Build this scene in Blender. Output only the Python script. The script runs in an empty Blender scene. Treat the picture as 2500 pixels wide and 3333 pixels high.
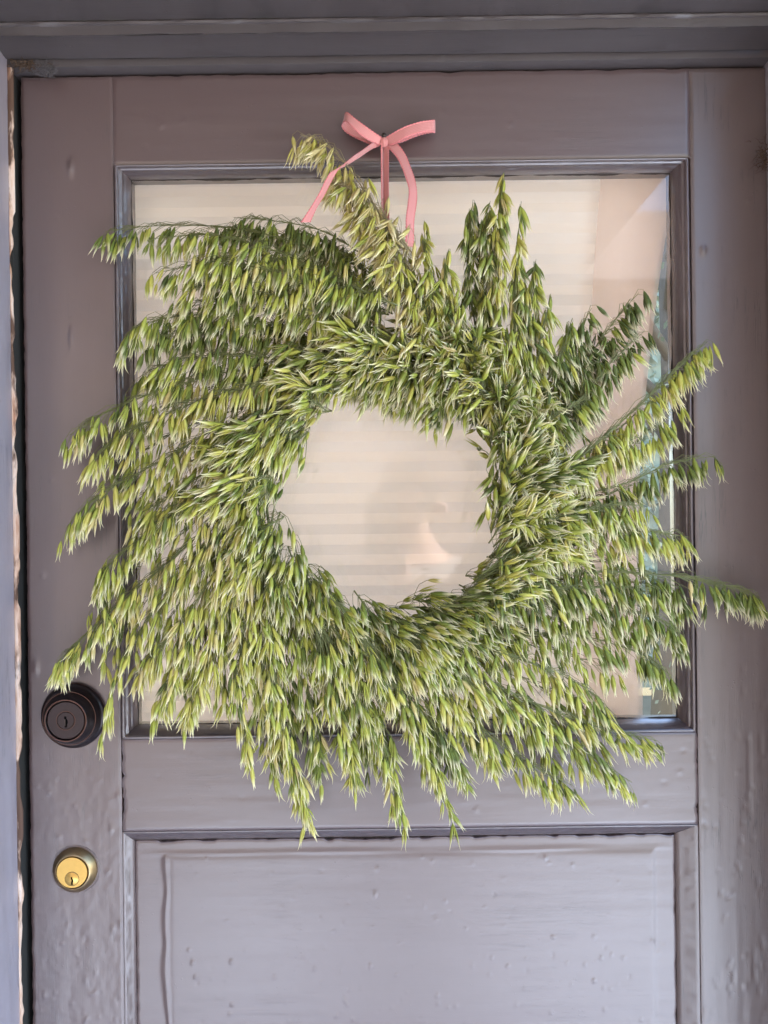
import bpy, math, random
import numpy as np
from mathutils import Vector, Matrix, Quaternion

random.seed(7)
rng = np.random.default_rng(7)
SC = bpy.context.scene
COL = SC.collection
R = math.radians

# ------------------------------------------------------------------ camera
D = 0.87                 # metres from lens to door face
S = 0.0003175            # metres on the door face per unit of the measuring grid (2500 x 3333)
TH = R(0.75)             # the phone was held slightly tilted
ZC = 1.57
CT, ST = math.cos(TH), math.sin(TH)
cam_d = bpy.data.cameras.new('camera')
cam = bpy.data.objects.new('camera', cam_d)
COL.objects.link(cam)
cam.matrix_world = Matrix(((CT, ST, 0, 0), (0, 0, -1, -D), (-ST, CT, 0, ZC), (0, 0, 0, 1)))
cam_d.sensor_fit = 'VERTICAL'
cam_d.sensor_height = 36
cam_d.lens = 36 * D / (3333 * S)
cam_d.clip_start = 0.01
cam_d.clip_end = 500
SC.camera = cam

# ------------------------------------------------------------------ sky, sun, exposure
SUN_EL, SUN_AZ = R(52), R(58)      # azimuth clockwise from +Y: high, to the right and behind the house
w = bpy.data.worlds.new('World')
SC.world = w
w.use_nodes = True
nt = w.node_tree
sky = nt.nodes.new('ShaderNodeTexSky')
sky.sky_type = 'NISHITA'
sky.sun_disc = False
sky.sun_elevation = SUN_EL
sky.sun_rotation = SUN_AZ
sky.air_density = 1.0
sky.dust_density = 0.4
sky.ozone_density = 2.0
bg = nt.nodes['Background']
nt.links.new(sky.outputs[0], bg.inputs[0])
bg.inputs[1].default_value = 0.15
sd = bpy.data.lights.new('sun', 'SUN')
sd.energy = 4.0
sd.angle = R(0.5)
sd.color = (1.0, 0.95, 0.88)
sun = bpy.data.objects.new('sun', sd)
COL.objects.link(sun)
sdir = Vector((math.sin(SUN_AZ) * math.cos(SUN_EL), math.cos(SUN_AZ) * math.cos(SUN_EL), math.sin(SUN_EL)))
sun.rotation_euler = sdir.to_track_quat('Z', 'Y').to_euler()
sun.location = sdir * 10
SC.view_settings.view_transform = 'Standard'
SC.view_settings.look = 'None'
SC.view_settings.gamma = 1
SC.view_settings.exposure = 2.95
SC.cycles.max_bounces = 8
SC.cycles.transparent_max_bounces = 12


# ------------------------------------------------------------------ helpers
def W(px, py, y=0.0):
    """point of the measuring grid, y metres behind the door face (minus = in front of it)"""
    k = S * (D + y) / D
    dx, dy = px - 1250.0, py - 1666.5
    return Vector((k * (dx * CT - dy * ST), y, ZC - k * (dx * ST + dy * CT)))


def X(px, py=1666.5):
    return W(px, py).x


def Z(py, px=1250):
    return W(px, py).z


def W2(px, py, out_mm):
    """the same from the half-size measuring grid, depth in mm in front of the door"""
    return W(px * 2500 / 1659.0, py * 2500 / 1659.0, -out_mm / 1000.0)


def tag(o, label=None, cat=None, group=None, kind=None):
    if label: o['label'] = label
    if cat: o['category'] = cat
    if group: o['group'] = group
    if kind: o['kind'] = kind
    return o


def empty(name, loc):
    o = bpy.data.objects.new(name, None)
    o.empty_display_size = 0.05
    COL.objects.link(o)
    o.location = loc
    return o


def world_loc(o):
    v = Vector(o.location)
    while o.parent:
        o = o.parent
        v += Vector(o.location)
    return v


def mesh_obj(name, verts, faces, mat, parent=None, smooth=True, attrs=None):
    me = bpy.data.meshes.new(name)
    me.from_pydata([tuple(v) for v in verts], [], [tuple(f) for f in faces])
    if smooth:
        me.polygons.foreach_set('use_smooth', [True] * len(me.polygons))
    if mat: me.materials.append(mat)
    if attrs is not None:
        a = me.attributes.new('col', 'FLOAT_COLOR', 'POINT')
        a.data.foreach_set('color', np.asarray(attrs, dtype=np.float32).ravel())
    me.update()
    o = bpy.data.objects.new(name, me)
    COL.objects.link(o)
    if parent:
        o.parent = parent
        o.location = -world_loc(parent)
    return o


class Geo:
    def __init__(self):
        self.v, self.f = [], []

    def add(self, vs, fs):
        n = len(self.v)
        self.v += [tuple(p) for p in vs]
        self.f += [tuple(i + n for i in q) for q in fs]

    def box(self, x0, x1, y0, y1, z0, z1):
        self.add([(x0, y0, z0), (x1, y0, z0), (x1, y1, z0), (x0, y1, z0), (x0, y0, z1), (x1, y0, z1), (x1, y1, z1), (x0, y1, z1)],
                 [(0, 3, 2, 1), (4, 5, 6, 7), (0, 1, 5, 4), (1, 2, 6, 5), (2, 3, 7, 6), (3, 0, 4, 7)])

    def tube(self, pts, r, n=5, r1=None, cap=True):
        pts = [Vector(p) for p in pts]
        m = len(pts)
        vs, fs = [], []
        ref = Vector((0.13, 0.91, 0.37))
        for i, p in enumerate(pts):
            t = (pts[min(i + 1, m - 1)] - pts[max(i - 1, 0)])
            if t.length < 1e-9: t = Vector((0, 0, 1))
            t.normalize()
            a = t.cross(ref)
            if a.length < 1e-4: a = t.cross(Vector((1, 0, 0)))
            a.normalize()
            b = t.cross(a)
            rr = r if r1 is None else r + (r1 - r) * i / max(1, m - 1)
            for k in range(n):
                an = 2 * math.pi * k / n
                vs.append(p + a * (rr * math.cos(an)) + b * (rr * math.sin(an)))
        for i in range(m - 1):
            for k in range(n):
                k2 = (k + 1) % n
                fs.append((i * n + k, i * n + k2, (i + 1) * n + k2, (i + 1) * n + k))
        if cap:
            fs.append(tuple(range(n - 1, -1, -1)))
            fs.append(tuple((m - 1) * n + k for k in range(n)))
        self.add(vs, fs)

    def lathe(self, cx, cz, prof, n=64):
        """revolve (radius, y) pairs round the Y axis through (cx, cz)"""
        vs, fs = [], []
        for r, y in prof:
            for k in range(n):
                a = 2 * math.pi * k / n
                vs.append((cx + r * math.cos(a), y, cz + r * math.sin(a)))
        for i in range(len(prof) - 1):
            for k in range(n):
                k2 = (k + 1) % n
                fs.append((i * n + k, i * n + k2, (i + 1) * n + k2, (i + 1) * n + k))
        self.add(vs, fs)

    def obj(self, name, mat, parent=None, smooth=True):
        return mesh_obj(name, self.v, self.f, mat, parent, smooth)


def flat_edges(o, ang=30):
    me = o.data
    me.update()
    try:
        me.set_sharp_from_angle(angle=R(ang))
    except Exception:
        pass
    return o


_tab = np.random.default_rng(99).random((256, 256))


def vnoise(x, y, seed=0):
    x = np.asarray(x, float) + seed * 17.37
    y = np.asarray(y, float) + seed * 9.71
    xi, yi = np.floor(x).astype(int), np.floor(y).astype(int)
    xf, yf = x - xi, y - yi
    u, v = xf * xf * (3 - 2 * xf), yf * yf * (3 - 2 * yf)
    g = lambda a, b: _tab[a & 255, b & 255]
    return (g(xi, yi) * (1 - u) + g(xi + 1, yi) * u) * (1 - v) + (g(xi, yi + 1) * (1 - u) + g(xi + 1, yi + 1) * u) * v


def fbm(x, y, seed=0, oct=4):
    s, a, t = 0, 0.5, 0
    for i in range(oct):
        s = s + a * vnoise(x * 2 ** i, y * 2 ** i, seed + i)
        t += a
        a *= 0.5
    return s / t - 0.5


# ------------------------------------------------------------------ materials
def new_mat(name):
    m = bpy.data.materials.new(name)
    m.use_nodes = True
    return m, m.node_tree, m.node_tree.nodes['Principled BSDF']


def nd(t, typ, **kw):
    n = t.nodes.new(typ)
    for k, v in kw.items():
        if k.startswith('_'):
            setattr(n, k[1:], v)
        else:
            key = k
            if k.startswith('i') and k[1:].isdigit(): key = int(k[1:])
            n.inputs[key].default_value = v
    return n


def noise(t, vec, scale, detail=4, rough=0.55, stretch=None):
    if stretch:
        mp = nd(t, 'ShaderNodeMapping')
        mp.inputs['Scale'].default_value = stretch
        t.links.new(vec, mp.inputs[0])
        vec = mp.outputs[0]
    n = nd(t, 'ShaderNodeTexNoise', Scale=scale, Detail=detail, Roughness=rough)
    t.links.new(vec, n.inputs['Vector'])
    return n.outputs['Fac']


def ramp(t, fac, stops):
    r = t.nodes.new('ShaderNodeValToRGB')
    cr = r.color_ramp
    while len(cr.elements) < len(stops): cr.elements.new(0.5)
    for e, (p, c) in zip(cr.elements, stops):
        e.position = p
        e.color = tuple(c) + (1,) if len(c) == 3 else c
    t.links.new(fac, r.inputs[0])
    return r.outputs[0]


def mixc(t, fac, a, b, mode='MIX'):
    m = t.nodes.new('ShaderNodeMix')
    m.data_type = 'RGBA'
    m.blend_type = mode
    for i, v in ((0, fac), (6, a), (7, b)):
        if hasattr(v, 'links'): t.links.new(v, m.inputs[i])
        elif isinstance(v, (int, float)): m.inputs[i].default_value = v
        else: m.inputs[i].default_value = tuple(v) + (1,)
    return m.outputs[2]


def mth(t, op, a, b=None, clamp=False):
    m = t.nodes.new('ShaderNodeMath')
    m.operation = op
    m.use_clamp = clamp
    for i, v in ((0, a), (1, b)):
        if v is None: continue
        if hasattr(v, 'links'): t.links.new(v, m.inputs[i])
        else: m.inputs[i].default_value = v
    return m.outputs[0]


def paint(name, base, rough=0.36, grain='V', coat=1.0, strength=0.35, dirt=0.25, crack=0.5):
    m, t, b = new_mat(name)
    pos = nd(t, 'ShaderNodeNewGeometry').outputs['Position']
    st = {'V': (1, 1, 0.07), 'H': (0.07, 1, 1), 'N': (1, 1, 1)}[grain]
    big = noise(t, pos, 7, 3)
    brush = noise(t, pos, 420, 3, 0.6, st)
    brush2 = noise(t, pos, 90, 3, 0.55, st)
    mott = noise(t, pos, 55, 5, 0.6)
    fine = noise(t, pos, 900, 2)
    c0 = mixc(t, big, [x * 0.93 for x in base], [x * 1.07 for x in base])
    warm = (base[0] * 0.86, base[1] * 0.80, base[2] * 0.74)
    md = ramp(t, mott, [(0.50, (0, 0, 0)), (0.78, (1, 1, 1))])
    c1 = mixc(t, mth(t, 'MULTIPLY', md, dirt), c0, warm)
    speck = ramp(t, noise(t, pos, 330, 2, 0.5), [(0.775, (0, 0, 0)), (0.80, (1, 1, 1))])
    c2 = mixc(t, mth(t, 'MULTIPLY', speck, 0.6), c1, (0.03, 0.025, 0.022))
    hair = noise(t, pos, 130, 4, 0.6, {'V': (1, 1, 0.035), 'H': (0.035, 1, 1), 'N': (1, 1, 1)}[grain])
    hl = mth(t, 'ABSOLUTE', mth(t, 'SUBTRACT', hair, 0.5))
    hm = ramp(t, hl, [(0.004, (1, 1, 1)), (0.011, (0, 0, 0))])
    hk = ramp(t, noise(t, pos, 11, 4, 0.6), [(0.50, (0, 0, 0)), (0.62, (1, 1, 1))])
    hair_ = mth(t, 'MULTIPLY', hm, hk)
    c2 = mixc(t, mth(t, 'MULTIPLY', hair_, crack), c2, (0.02, 0.016, 0.014))
    t.links.new(c2, b.inputs['Base Color'])
    rr = mth(t, 'ADD', rough - 0.08, mth(t, 'MULTIPLY', brush2, 0.2))
    t.links.new(rr, b.inputs['Roughness'])
    h = mth(t, 'ADD', mth(t, 'MULTIPLY', brush, 0.30), mth(t, 'MULTIPLY', brush2, 0.28))
    h = mth(t, 'ADD', h, mth(t, 'MULTIPLY', mott, 0.30))
    chip = nd(t, 'ShaderNodeTexVoronoi', Scale=150.0)
    t.links.new(pos, chip.inputs['Vector'])
    ch = ramp(t, chip.outputs['Distance'], [(0.10, (1, 1, 1)), (0.16, (0, 0, 0))])
    chm = ramp(t, noise(t, pos, 24, 3), [(0.55, (0, 0, 0)), (0.62, (1, 1, 1))])
    h = mth(t, 'ADD', h, mth(t, 'MULTIPLY', mth(t, 'MULTIPLY', ch, chm), 0.55))
    h = mth(t, 'ADD', h, mth(t, 'MULTIPLY', fine, 0.06))
    h = mth(t, 'SUBTRACT', h, mth(t, 'MULTIPLY', hair_, crack))
    bp = nd(t, 'ShaderNodeBump', Strength=strength, Distance=0.0011)
    t.links.new(h, bp.inputs['Height'])
    t.links.new(bp.outputs[0], b.inputs['Normal'])
    b.inputs['Specular IOR Level'].default_value = 0.5
    b.inputs['Coat Weight'].default_value = coat
    b.inputs['Coat IOR'].default_value = 1.75
    b.inputs['Coat Roughness'].default_value = 0.36
    return m


MAUVE = (0.076, 0.044, 0.040)
M = {}
M['paint_v'] = paint('mauve_paint_upright_grain', MAUVE, 0.36, 'V')
M['paint_h'] = paint('mauve_paint_level_grain', MAUVE, 0.36, 'H', crack=0.22)
M['paint_bead'] = paint('mauve_paint_thick_gloss', (0.073, 0.050, 0.051), 0.24, 'V', strength=0.6)
M['paint_bead_h'] = paint('mauve_paint_thick_gloss_level', (0.071, 0.050, 0.049), 0.28, 'H', strength=0.5)
M['paint_old'] = paint('weathered_mauve_paint', (0.079, 0.051, 0.043), 0.42, 'V', coat=0.9, strength=0.4, dirt=0.45, crack=0.9)
M['paint_frame'] = paint('frame_paint', (0.066, 0.054, 0.053), 0.48, 'H', coat=0.1, strength=0.45)
M['paint_jamb'] = paint('jamb_paint', (0.275, 0.24, 0.27), 0.36, 'V', strength=0.6)


def simple(name, base, rough=0.5, metal=0.0, nscale=None, amt=0.15, bump=0.0):
    m, t, b = new_mat(name)
    b.inputs['Roughness'].default_value = rough
    b.inputs['Metallic'].default_value = metal
    pos = nd(t, 'ShaderNodeNewGeometry').outputs['Position']
    n = noise(t, pos, nscale or 60, 4)
    c = mixc(t, n, [x * (1 - amt) for x in base], [min(1, x * (1 + amt)) for x in base])
    t.links.new(c, b.inputs['Base Color'])
    if bump:
        bp = nd(t, 'ShaderNodeBump', Strength=bump, Distance=0.0008)
        t.links.new(n, bp.inputs['Height'])
        t.links.new(bp.outputs[0], b.inputs['Normal'])
    return m


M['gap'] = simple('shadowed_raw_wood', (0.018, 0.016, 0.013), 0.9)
M['core'] = simple('dark_grimy_wood', (0.03, 0.022, 0.017), 0.85, nscale=200, amt=0.5)
M['bronze'] = simple('oil_rubbed_bronze', (0.016, 0.010, 0.010), 0.30, 0.4, 300, 0.25, 0.05)
M['bronze_face'] = simple('oil_rubbed_bronze_face', (0.024, 0.012, 0.011), 0.42, 0.25, 300, 0.2)
M['brass'] = simple('worn_brass', (0.560, 0.364, 0.112), 0.30, 1.0, 220, 0.10, 0.04)
M['brass_dull'] = simple('dull_brass', (0.350, 0.252, 0.133), 0.36, 1.0, 140, 0.25, 0.08)
M['black'] = simple('black_slot', (0.002, 0.002, 0.002), 1.0)
M['black'].node_tree.nodes['Principled BSDF'].inputs['Specular IOR Level'].default_value = 0
M['steel'] = simple('dark_steel', (0.10, 0.08, 0.07), 0.45, 0.9)
M['shade'] = None

# bare wood with flaking white paint
m, t, b = new_mat('bare_splintered_wood')
pos = nd(t, 'ShaderNodeNewGeometry').outputs['Position']
n1 = noise(t, pos, 130, 5, 0.65, (1, 1, 0.10))
n2 = noise(t, pos, 28, 5, 0.6, (1, 1, 0.35))
c = ramp(t, n1, [(0.22, (0.10, 0.04, 0.02)), (0.38, (0.38, 0.19, 0.11)), (0.52, (0.62, 0.43, 0.32)), (0.75, (0.74, 0.66, 0.60))])
msk = ramp(t, n2, [(0.44, (0, 0, 0)), (0.50, (1, 1, 1))])
c = mixc(t, msk, (0.10, 0.05, 0.03), c)
t.links.new(c, b.inputs['Base Color'])
b.inputs['Roughness'].default_value = 0.8
bp = nd(t, 'ShaderNodeBump', Strength=0.8, Distance=0.001)
t.links.new(n1, bp.inputs['Height'])
t.links.new(bp.outputs[0], b.inputs['Normal'])
M['wood'] = m

# window glass: sees through, mirrors a little
m, t, b = new_mat('window_glass')
t.nodes.remove(b)
out = t.nodes['Material Output']
tr = nd(t, 'ShaderNodeBsdfTransparent', Color=(0.94, 0.95, 0.94, 1))
gl = nd(t, 'ShaderNodeBsdfGlossy', Roughness=0.03)
fr = nd(t, 'ShaderNodeFresnel', IOR=1.5)
mx = t.nodes.new('ShaderNodeMixShader')
geo_ = t.nodes.new('ShaderNodeNewGeometry')
t.links.new(mth(t, 'MULTIPLY', mth(t, 'MULTIPLY', fr.outputs[0], 1.7), mth(t, 'SUBTRACT', 1.0, geo_.outputs['Backfacing']), True), mx.inputs[0])
t.links.new(tr.outputs[0], mx.inputs[1])
t.links.new(gl.outputs[0], mx.inputs[2])
t.links.new(mx.outputs[0], out.inputs[0])
M['glass'] = m


def fabric(name, base, transl=0.3, warp=900):
    m, t, b = new_mat(name)
    out = t.nodes['Material Output']
    pos = nd(t, 'ShaderNodeNewGeometry').outputs['Position']
    n = noise(t, pos, warp, 2, 0.5, (1, 1, 0.2))
    n2 = noise(t, pos, 6, 3)
    c = mixc(t, n, [x * 0.95 for x in base], [min(1, x * 1.03) for x in base])
    c = mixc(t, n2, c, [x * 0.93 for x in base])
    t.links.new(c, b.inputs['Base Color'])
    b.inputs['Roughness'].default_value = 0.85
    tl = nd(t, 'ShaderNodeBsdfTranslucent')
    t.links.new(c, tl.inputs[0])
    mx = t.nodes.new('ShaderNodeMixShader')
    mx.inputs[0].default_value = transl
    t.links.new(b.outputs[0], mx.inputs[1])
    t.links.new(tl.outputs[0], mx.inputs[2])
    t.links.new(mx.outputs[0], out.inputs[0])
    return m


M['shade'] = fabric('cream_pleated_fabric', (0.94, 0.84, 0.755), 0.5)
M['shade_pleat_dark'] = fabric('cream_pleat_shading', (0.935, 0.832, 0.745), 0.482)  # slightly darker copy: pleat shading put into the colour of alternate faces
M['pink_band'] = fabric('pale_pink_reflection', (0.94, 0.72, 0.60), 0.35)  # reflected pink band put into a see-through colour
t = M['pink_band'].node_tree
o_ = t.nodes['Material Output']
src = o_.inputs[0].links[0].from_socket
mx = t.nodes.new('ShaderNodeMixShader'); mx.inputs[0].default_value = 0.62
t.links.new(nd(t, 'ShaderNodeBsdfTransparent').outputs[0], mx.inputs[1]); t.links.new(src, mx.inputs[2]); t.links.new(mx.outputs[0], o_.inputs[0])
M['green_cloth'] = fabric('grey_green_fabric', (0.42, 0.46, 0.37), 0.1)

# ribbon
m, t, b = new_mat('coral_ribbon_weave')
at = nd(t, 'ShaderNodeAttribute', _attribute_name='col')
sp = nd(t, 'ShaderNodeSeparateColor')
t.links.new(at.outputs['Color'], sp.inputs[0])
ridge = mth(t, 'SINE', mth(t, 'MULTIPLY', sp.outputs[1], 44.0))
cross = mth(t, 'SINE', mth(t, 'MULTIPLY', sp.outputs[0], 5200.0))
wv = mth(t, 'ADD', mth(t, 'MULTIPLY', ridge, 0.3), mth(t, 'MULTIPLY', cross, 0.2))
wv = mth(t, 'ADD', wv, 0.5, True)
edge = sp.outputs[2]
c = mixc(t, wv, (0.504, 0.161, 0.147), (0.616, 0.273, 0.238))
c = mixc(t, mth(t, 'MULTIPLY', edge, 0.6), c, (0.62, 0.13, 0.14))
t.links.new(c, b.inputs['Base Color'])
b.inputs['Roughness'].default_value = 0.5
b.inputs['Specular IOR Level'].default_value = 0.2
b.inputs['Sheen Weight'].default_value = 0.3
bp = nd(t, 'ShaderNodeBump', Strength=0.5, Distance=0.0004)
t.links.new(wv, bp.inputs['Height'])
t.links.new(bp.outputs[0], b.inputs['Normal'])
M['ribbon'] = m

# oat husks: attribute = (along, tone, round, floret)
m, t, b = new_mat('green_oat_husk')
out = t.nodes['Material Output']
at = nd(t, 'ShaderNodeAttribute', _attribute_name='col')
sp = nd(t, 'ShaderNodeSeparateColor')
t.links.new(at.outputs['Color'], sp.inputs[0])
al, tone, rnd_ = sp.outputs
flor = at.outputs['Alpha']
green = ramp(t, tone, [(0.0, (0.040, 0.062, 0.010)), (0.3, (0.115, 0.152, 0.020)), (0.55, (0.320, 0.340, 0.046)),
                       (0.8, (0.48, 0.43, 0.085)), (1.0, (0.50, 0.39, 0.17))])
vein = mth(t, 'SINE', mth(t, 'MULTIPLY', rnd_, 56.0))
vein = mth(t, 'MULTIPLY', mth(t, 'ADD', vein, 0.1, True), 0.34)
pale = mixc(t, 0.55, green, (0.54, 0.53, 0.25))
c = mixc(t, vein, green, pale)
tip = ramp(t, al, [(0.50, (0, 0, 0)), (0.95, (1, 1, 1))])
c = mixc(t, mth(t, 'MULTIPLY', tip, 0.9), c, (0.84, 0.75, 0.50))
base_ = ramp(t, al, [(0.0, (1, 1, 1)), (0.16, (0, 0, 0))])
c = mixc(t, mth(t, 'MULTIPLY', base_, 0.5), c, (0.10, 0.15, 0.04))
c = mixc(t, mth(t, 'MULTIPLY', flor, 0.55), c, (0.36, 0.33, 0.06))
t.links.new(c, b.inputs['Base Color'])
b.inputs['Roughness'].default_value = 0.5
b.inputs['Specular IOR Level'].default_value = 0.18
tl = nd(t, 'ShaderNodeBsdfTranslucent')
t.links.new(c, tl.inputs[0])
mx = t.nodes.new('ShaderNodeMixShader')
mx.inputs[0].default_value = 0.08
t.links.new(b.outputs[0], mx.inputs[1])
t.links.new(tl.outputs[0], mx.inputs[2])
t.links.new(mx.outputs[0], out.inputs[0])
M['oat'] = m
M['stem'] = simple('green_straw', (0.13, 0.14, 0.04), 0.5, 0, 40, 0.35)
M['stem_dry'] = simple('pale_straw', (0.30, 0.25, 0.13), 0.55, 0, 40, 0.3)
M['dust'] = simple('grey_dust', (0.10, 0.085, 0.085), 0.95, 0, 200, 0.4)
M['dryleaf'] = simple('dry_brown_leaf', (0.085, 0.048, 0.026), 0.8, 0, 200, 0.5)

# ------------------------------------------------------------------ porch and house round the door (side wall, paving and open room shaped for the light)
g = Geo(); g.box(-60, 60, -120, 8, -0.60, -0.40)
tag(g.obj('ground', simple('lawn_earth', (0.16, 0.14, 0.09), 0.95, 0, 2, 0.3), smooth=False), kind='structure')
g = Geo(); g.box(-4.0, 5.0, -3.8, -1.3, -0.40, -0.36)
tag(g.obj('added_paving', simple('pale_bounce_paving', (0.70, 0.78, 0.90), 0.85, 0, 5, 0.12), smooth=False), kind='structure')  # added unseen paving, pale blue to throw light and sheen onto the door
g = Geo(); g.box(-0.9, 0.9, -1.6, 0.02, -0.16, 0.0)
tag(g.obj('porch_floor', simple('porch_slab', (0.34, 0.36, 0.42), 0.8, 0, 5, 0.12), smooth=False), kind='structure')
g = Geo(); g.box(-0.95, 0.50, -1.30, 0.02, 2.15, 2.30)
tag(g.obj('porch_ceiling', simple('porch_ceiling_boards', (0.30, 0.25, 0.22), 0.8, 0, 5, 0.1), smooth=False), kind='structure')
g = Geo(); g.box(-1.1, -0.95, -2.2, 0.03, -0.4, 3.0)
tag(g.obj('added_side_wall', simple('warm_fill_plaster', (0.36, 0.27, 0.21), 0.85, 0, 3, 0.1), smooth=False), kind='structure')  # added unseen wall: hides the sky on this side, gives warm fill
nb = empty('house', (0, -9.5, -0.4)); tag(nb, 'tan stucco house across the street, mirrored in the door window', 'house')
g = Geo(); g.box(-8, 4.4, -15, -9.5, -0.4, 4.3)
g.obj('wall', simple('tan_stucco', (0.26, 0.20, 0.17), 0.85, 0, 4, 0.06), nb, False)
g = Geo(); g.add([(-8.4, -9.1, 4.3), (4.8, -9.1, 4.3), (4.8, -15.4, 4.3), (-8.4, -15.4, 4.3), (-8.4, -12.2, 6.2), (4.8, -12.2, 6.2)], [(0, 1, 5, 4), (3, 4, 5, 2), (0, 4, 3), (1, 2, 5), (0, 3, 2, 1)])
g.obj('roof', simple('grey_shingle', (0.16, 0.14, 0.13), 0.9, 0, 8, 0.2), nb, False)
tr_ = empty('tree', (2.3, 6.0, -0.4)); tag(tr_, 'leafy green garden tree seen through the gap beside the blind', 'tree')
g = Geo(); g.tube([(2.3, 6, -0.4), (2.35, 6, 1.0), (2.4, 6.1, 2.6), (2.3, 6, 4.4)], 0.16, 8, 0.05)
for k in range(7):
    a = k * 0.9; g.tube([(2.35, 6, 1.2 + k * .4), (2.35 + math.cos(a) * .6, 6 + math.sin(a) * .6, 1.7 + k * .45), (2.35 + math.cos(a) * 1.1, 6 + math.sin(a) * 1.1, 2.0 + k * .5)], 0.05, 5, 0.015)
g.obj('trunk', simple('bark', (0.10, 0.08, 0.06), 0.9), tr_)
rl = random.Random(8); g = Geo()
for k in range(1600):
    ph, u_ = rl.uniform(0, 6.283), rl.random() ** .45
    zz = rl.uniform(-1, 1)
    c = Vector((2.35 + 1.5 * u_ * math.cos(ph) * math.sqrt(1 - zz * zz * .8), 6 + 1.5 * u_ * math.sin(ph), 2.7 + 2.6 * zz))
    a_ = Vector((rl.gauss(0, 1), rl.gauss(0, 1), rl.gauss(0, 1))).normalized() * rl.uniform(.02, .045); b__ = a_.orthogonal() * .6
    g.add([c - a_, c + b__, c + a_, c - b__], [(0, 1, 2, 3)])
g.obj('crown', simple('tree_leaf', (0.07, 0.085, 0.055), 1.0, 0, 3, 0.4), tr_, False)
g = Geo()
g.box(-2, 8, 8.4, 9.0, -0.4, 6.2)
for k in range(5000):
    c = Vector((rl.uniform(0.8, 4.5), rl.uniform(8.32, 8.40), rl.uniform(-0.4, 6.0)))
    a_ = Vector((rl.gauss(0, 1), rl.gauss(0, 1), rl.gauss(0, 1))).normalized() * rl.uniform(.03, .07); b__ = a_.orthogonal() * .6
    g.add([c - a_, c + b__, c + a_, c - b__], [(0, 1, 2, 3)])
mh = simple('hedge_leaf', (0.30, 0.33, 0.25), 1.0, 0, 1.6, 0.3)
mh.node_tree.nodes['Principled BSDF'].inputs['Specular IOR Level'].default_value = 0
hd = g.obj('hedge', mh, None, False)
tag(hd, 'soft green hedge in the garden beyond the room', 'hedge')
XL, XR = X(-60), X(2640)
g = Geo()
g.box(-3.5, XL, 0.03, 0.20, 0, 2.9); g.box(XR, 4, 0.03, 0.20, 0, 2.9); g.box(XL, XR, 0.03, 0.20, Z(60), 2.9)
tag(g.obj('wall', simple('house_wall_paint', (0.34, 0.31, 0.30), 0.8, 0, 8, 0.1), smooth=False), kind='structure')
g = Geo()
g.box(-1.55, -1.5, 0.2, 1.9, 0, 2.6); g.box(1.5, 1.55, 0.2, 1.9, 0, 2.6)
g.box(-1.5, 1.5, 0.2, 0.75, 2.6, 2.65); g.box(-1.5, 1.5, 0.05, 1.9, -0.05, -0.002)  # back left open and ceiling cut short so daylight backlights the blind
tag(g.obj('room', simple('pale_room_plaster', (0.62, 0.58, 0.54), 0.9), smooth=False), kind='structure')

# ------------------------------------------------------------------ the door
door = empty('door', (X(1280), 0.022, 0.0))
tag(door, 'old mauve painted front door with a large window and raised lower panel', 'door')
DX0, DX1 = X(85), X(2512)
DZ1 = Z(236)
GX0, GX1 = X(388), X(2255)          # outer edge of the glazing moulding
GZ1, GZ0 = Z(527), Z(2396)
GD = 0.0165
WX0, WX1 = W(439, 1500, GD).x, W(2193, 1500, GD).x      # glass in view, on its own plane
WZ1, WZ0 = W(1250, 576, GD).z, W(1250, 2348, GD).z
PX0, PX1 = X(384), X(2261.5)          # panel moulding
IX0, IX1 = W(442, 3000, 0.008).x, W(2200, 3000, 0.008).x
PZ1, IZ1 = Z(2696), W(1250, 2725, 0.008).z
DZ0 = 0.012


def dist_edge(x, z, x0, x1, z0, z1):
    return np.minimum(np.minimum(x - x0, x1 - x), np.minimum(z - z0, z1 - z))


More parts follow.
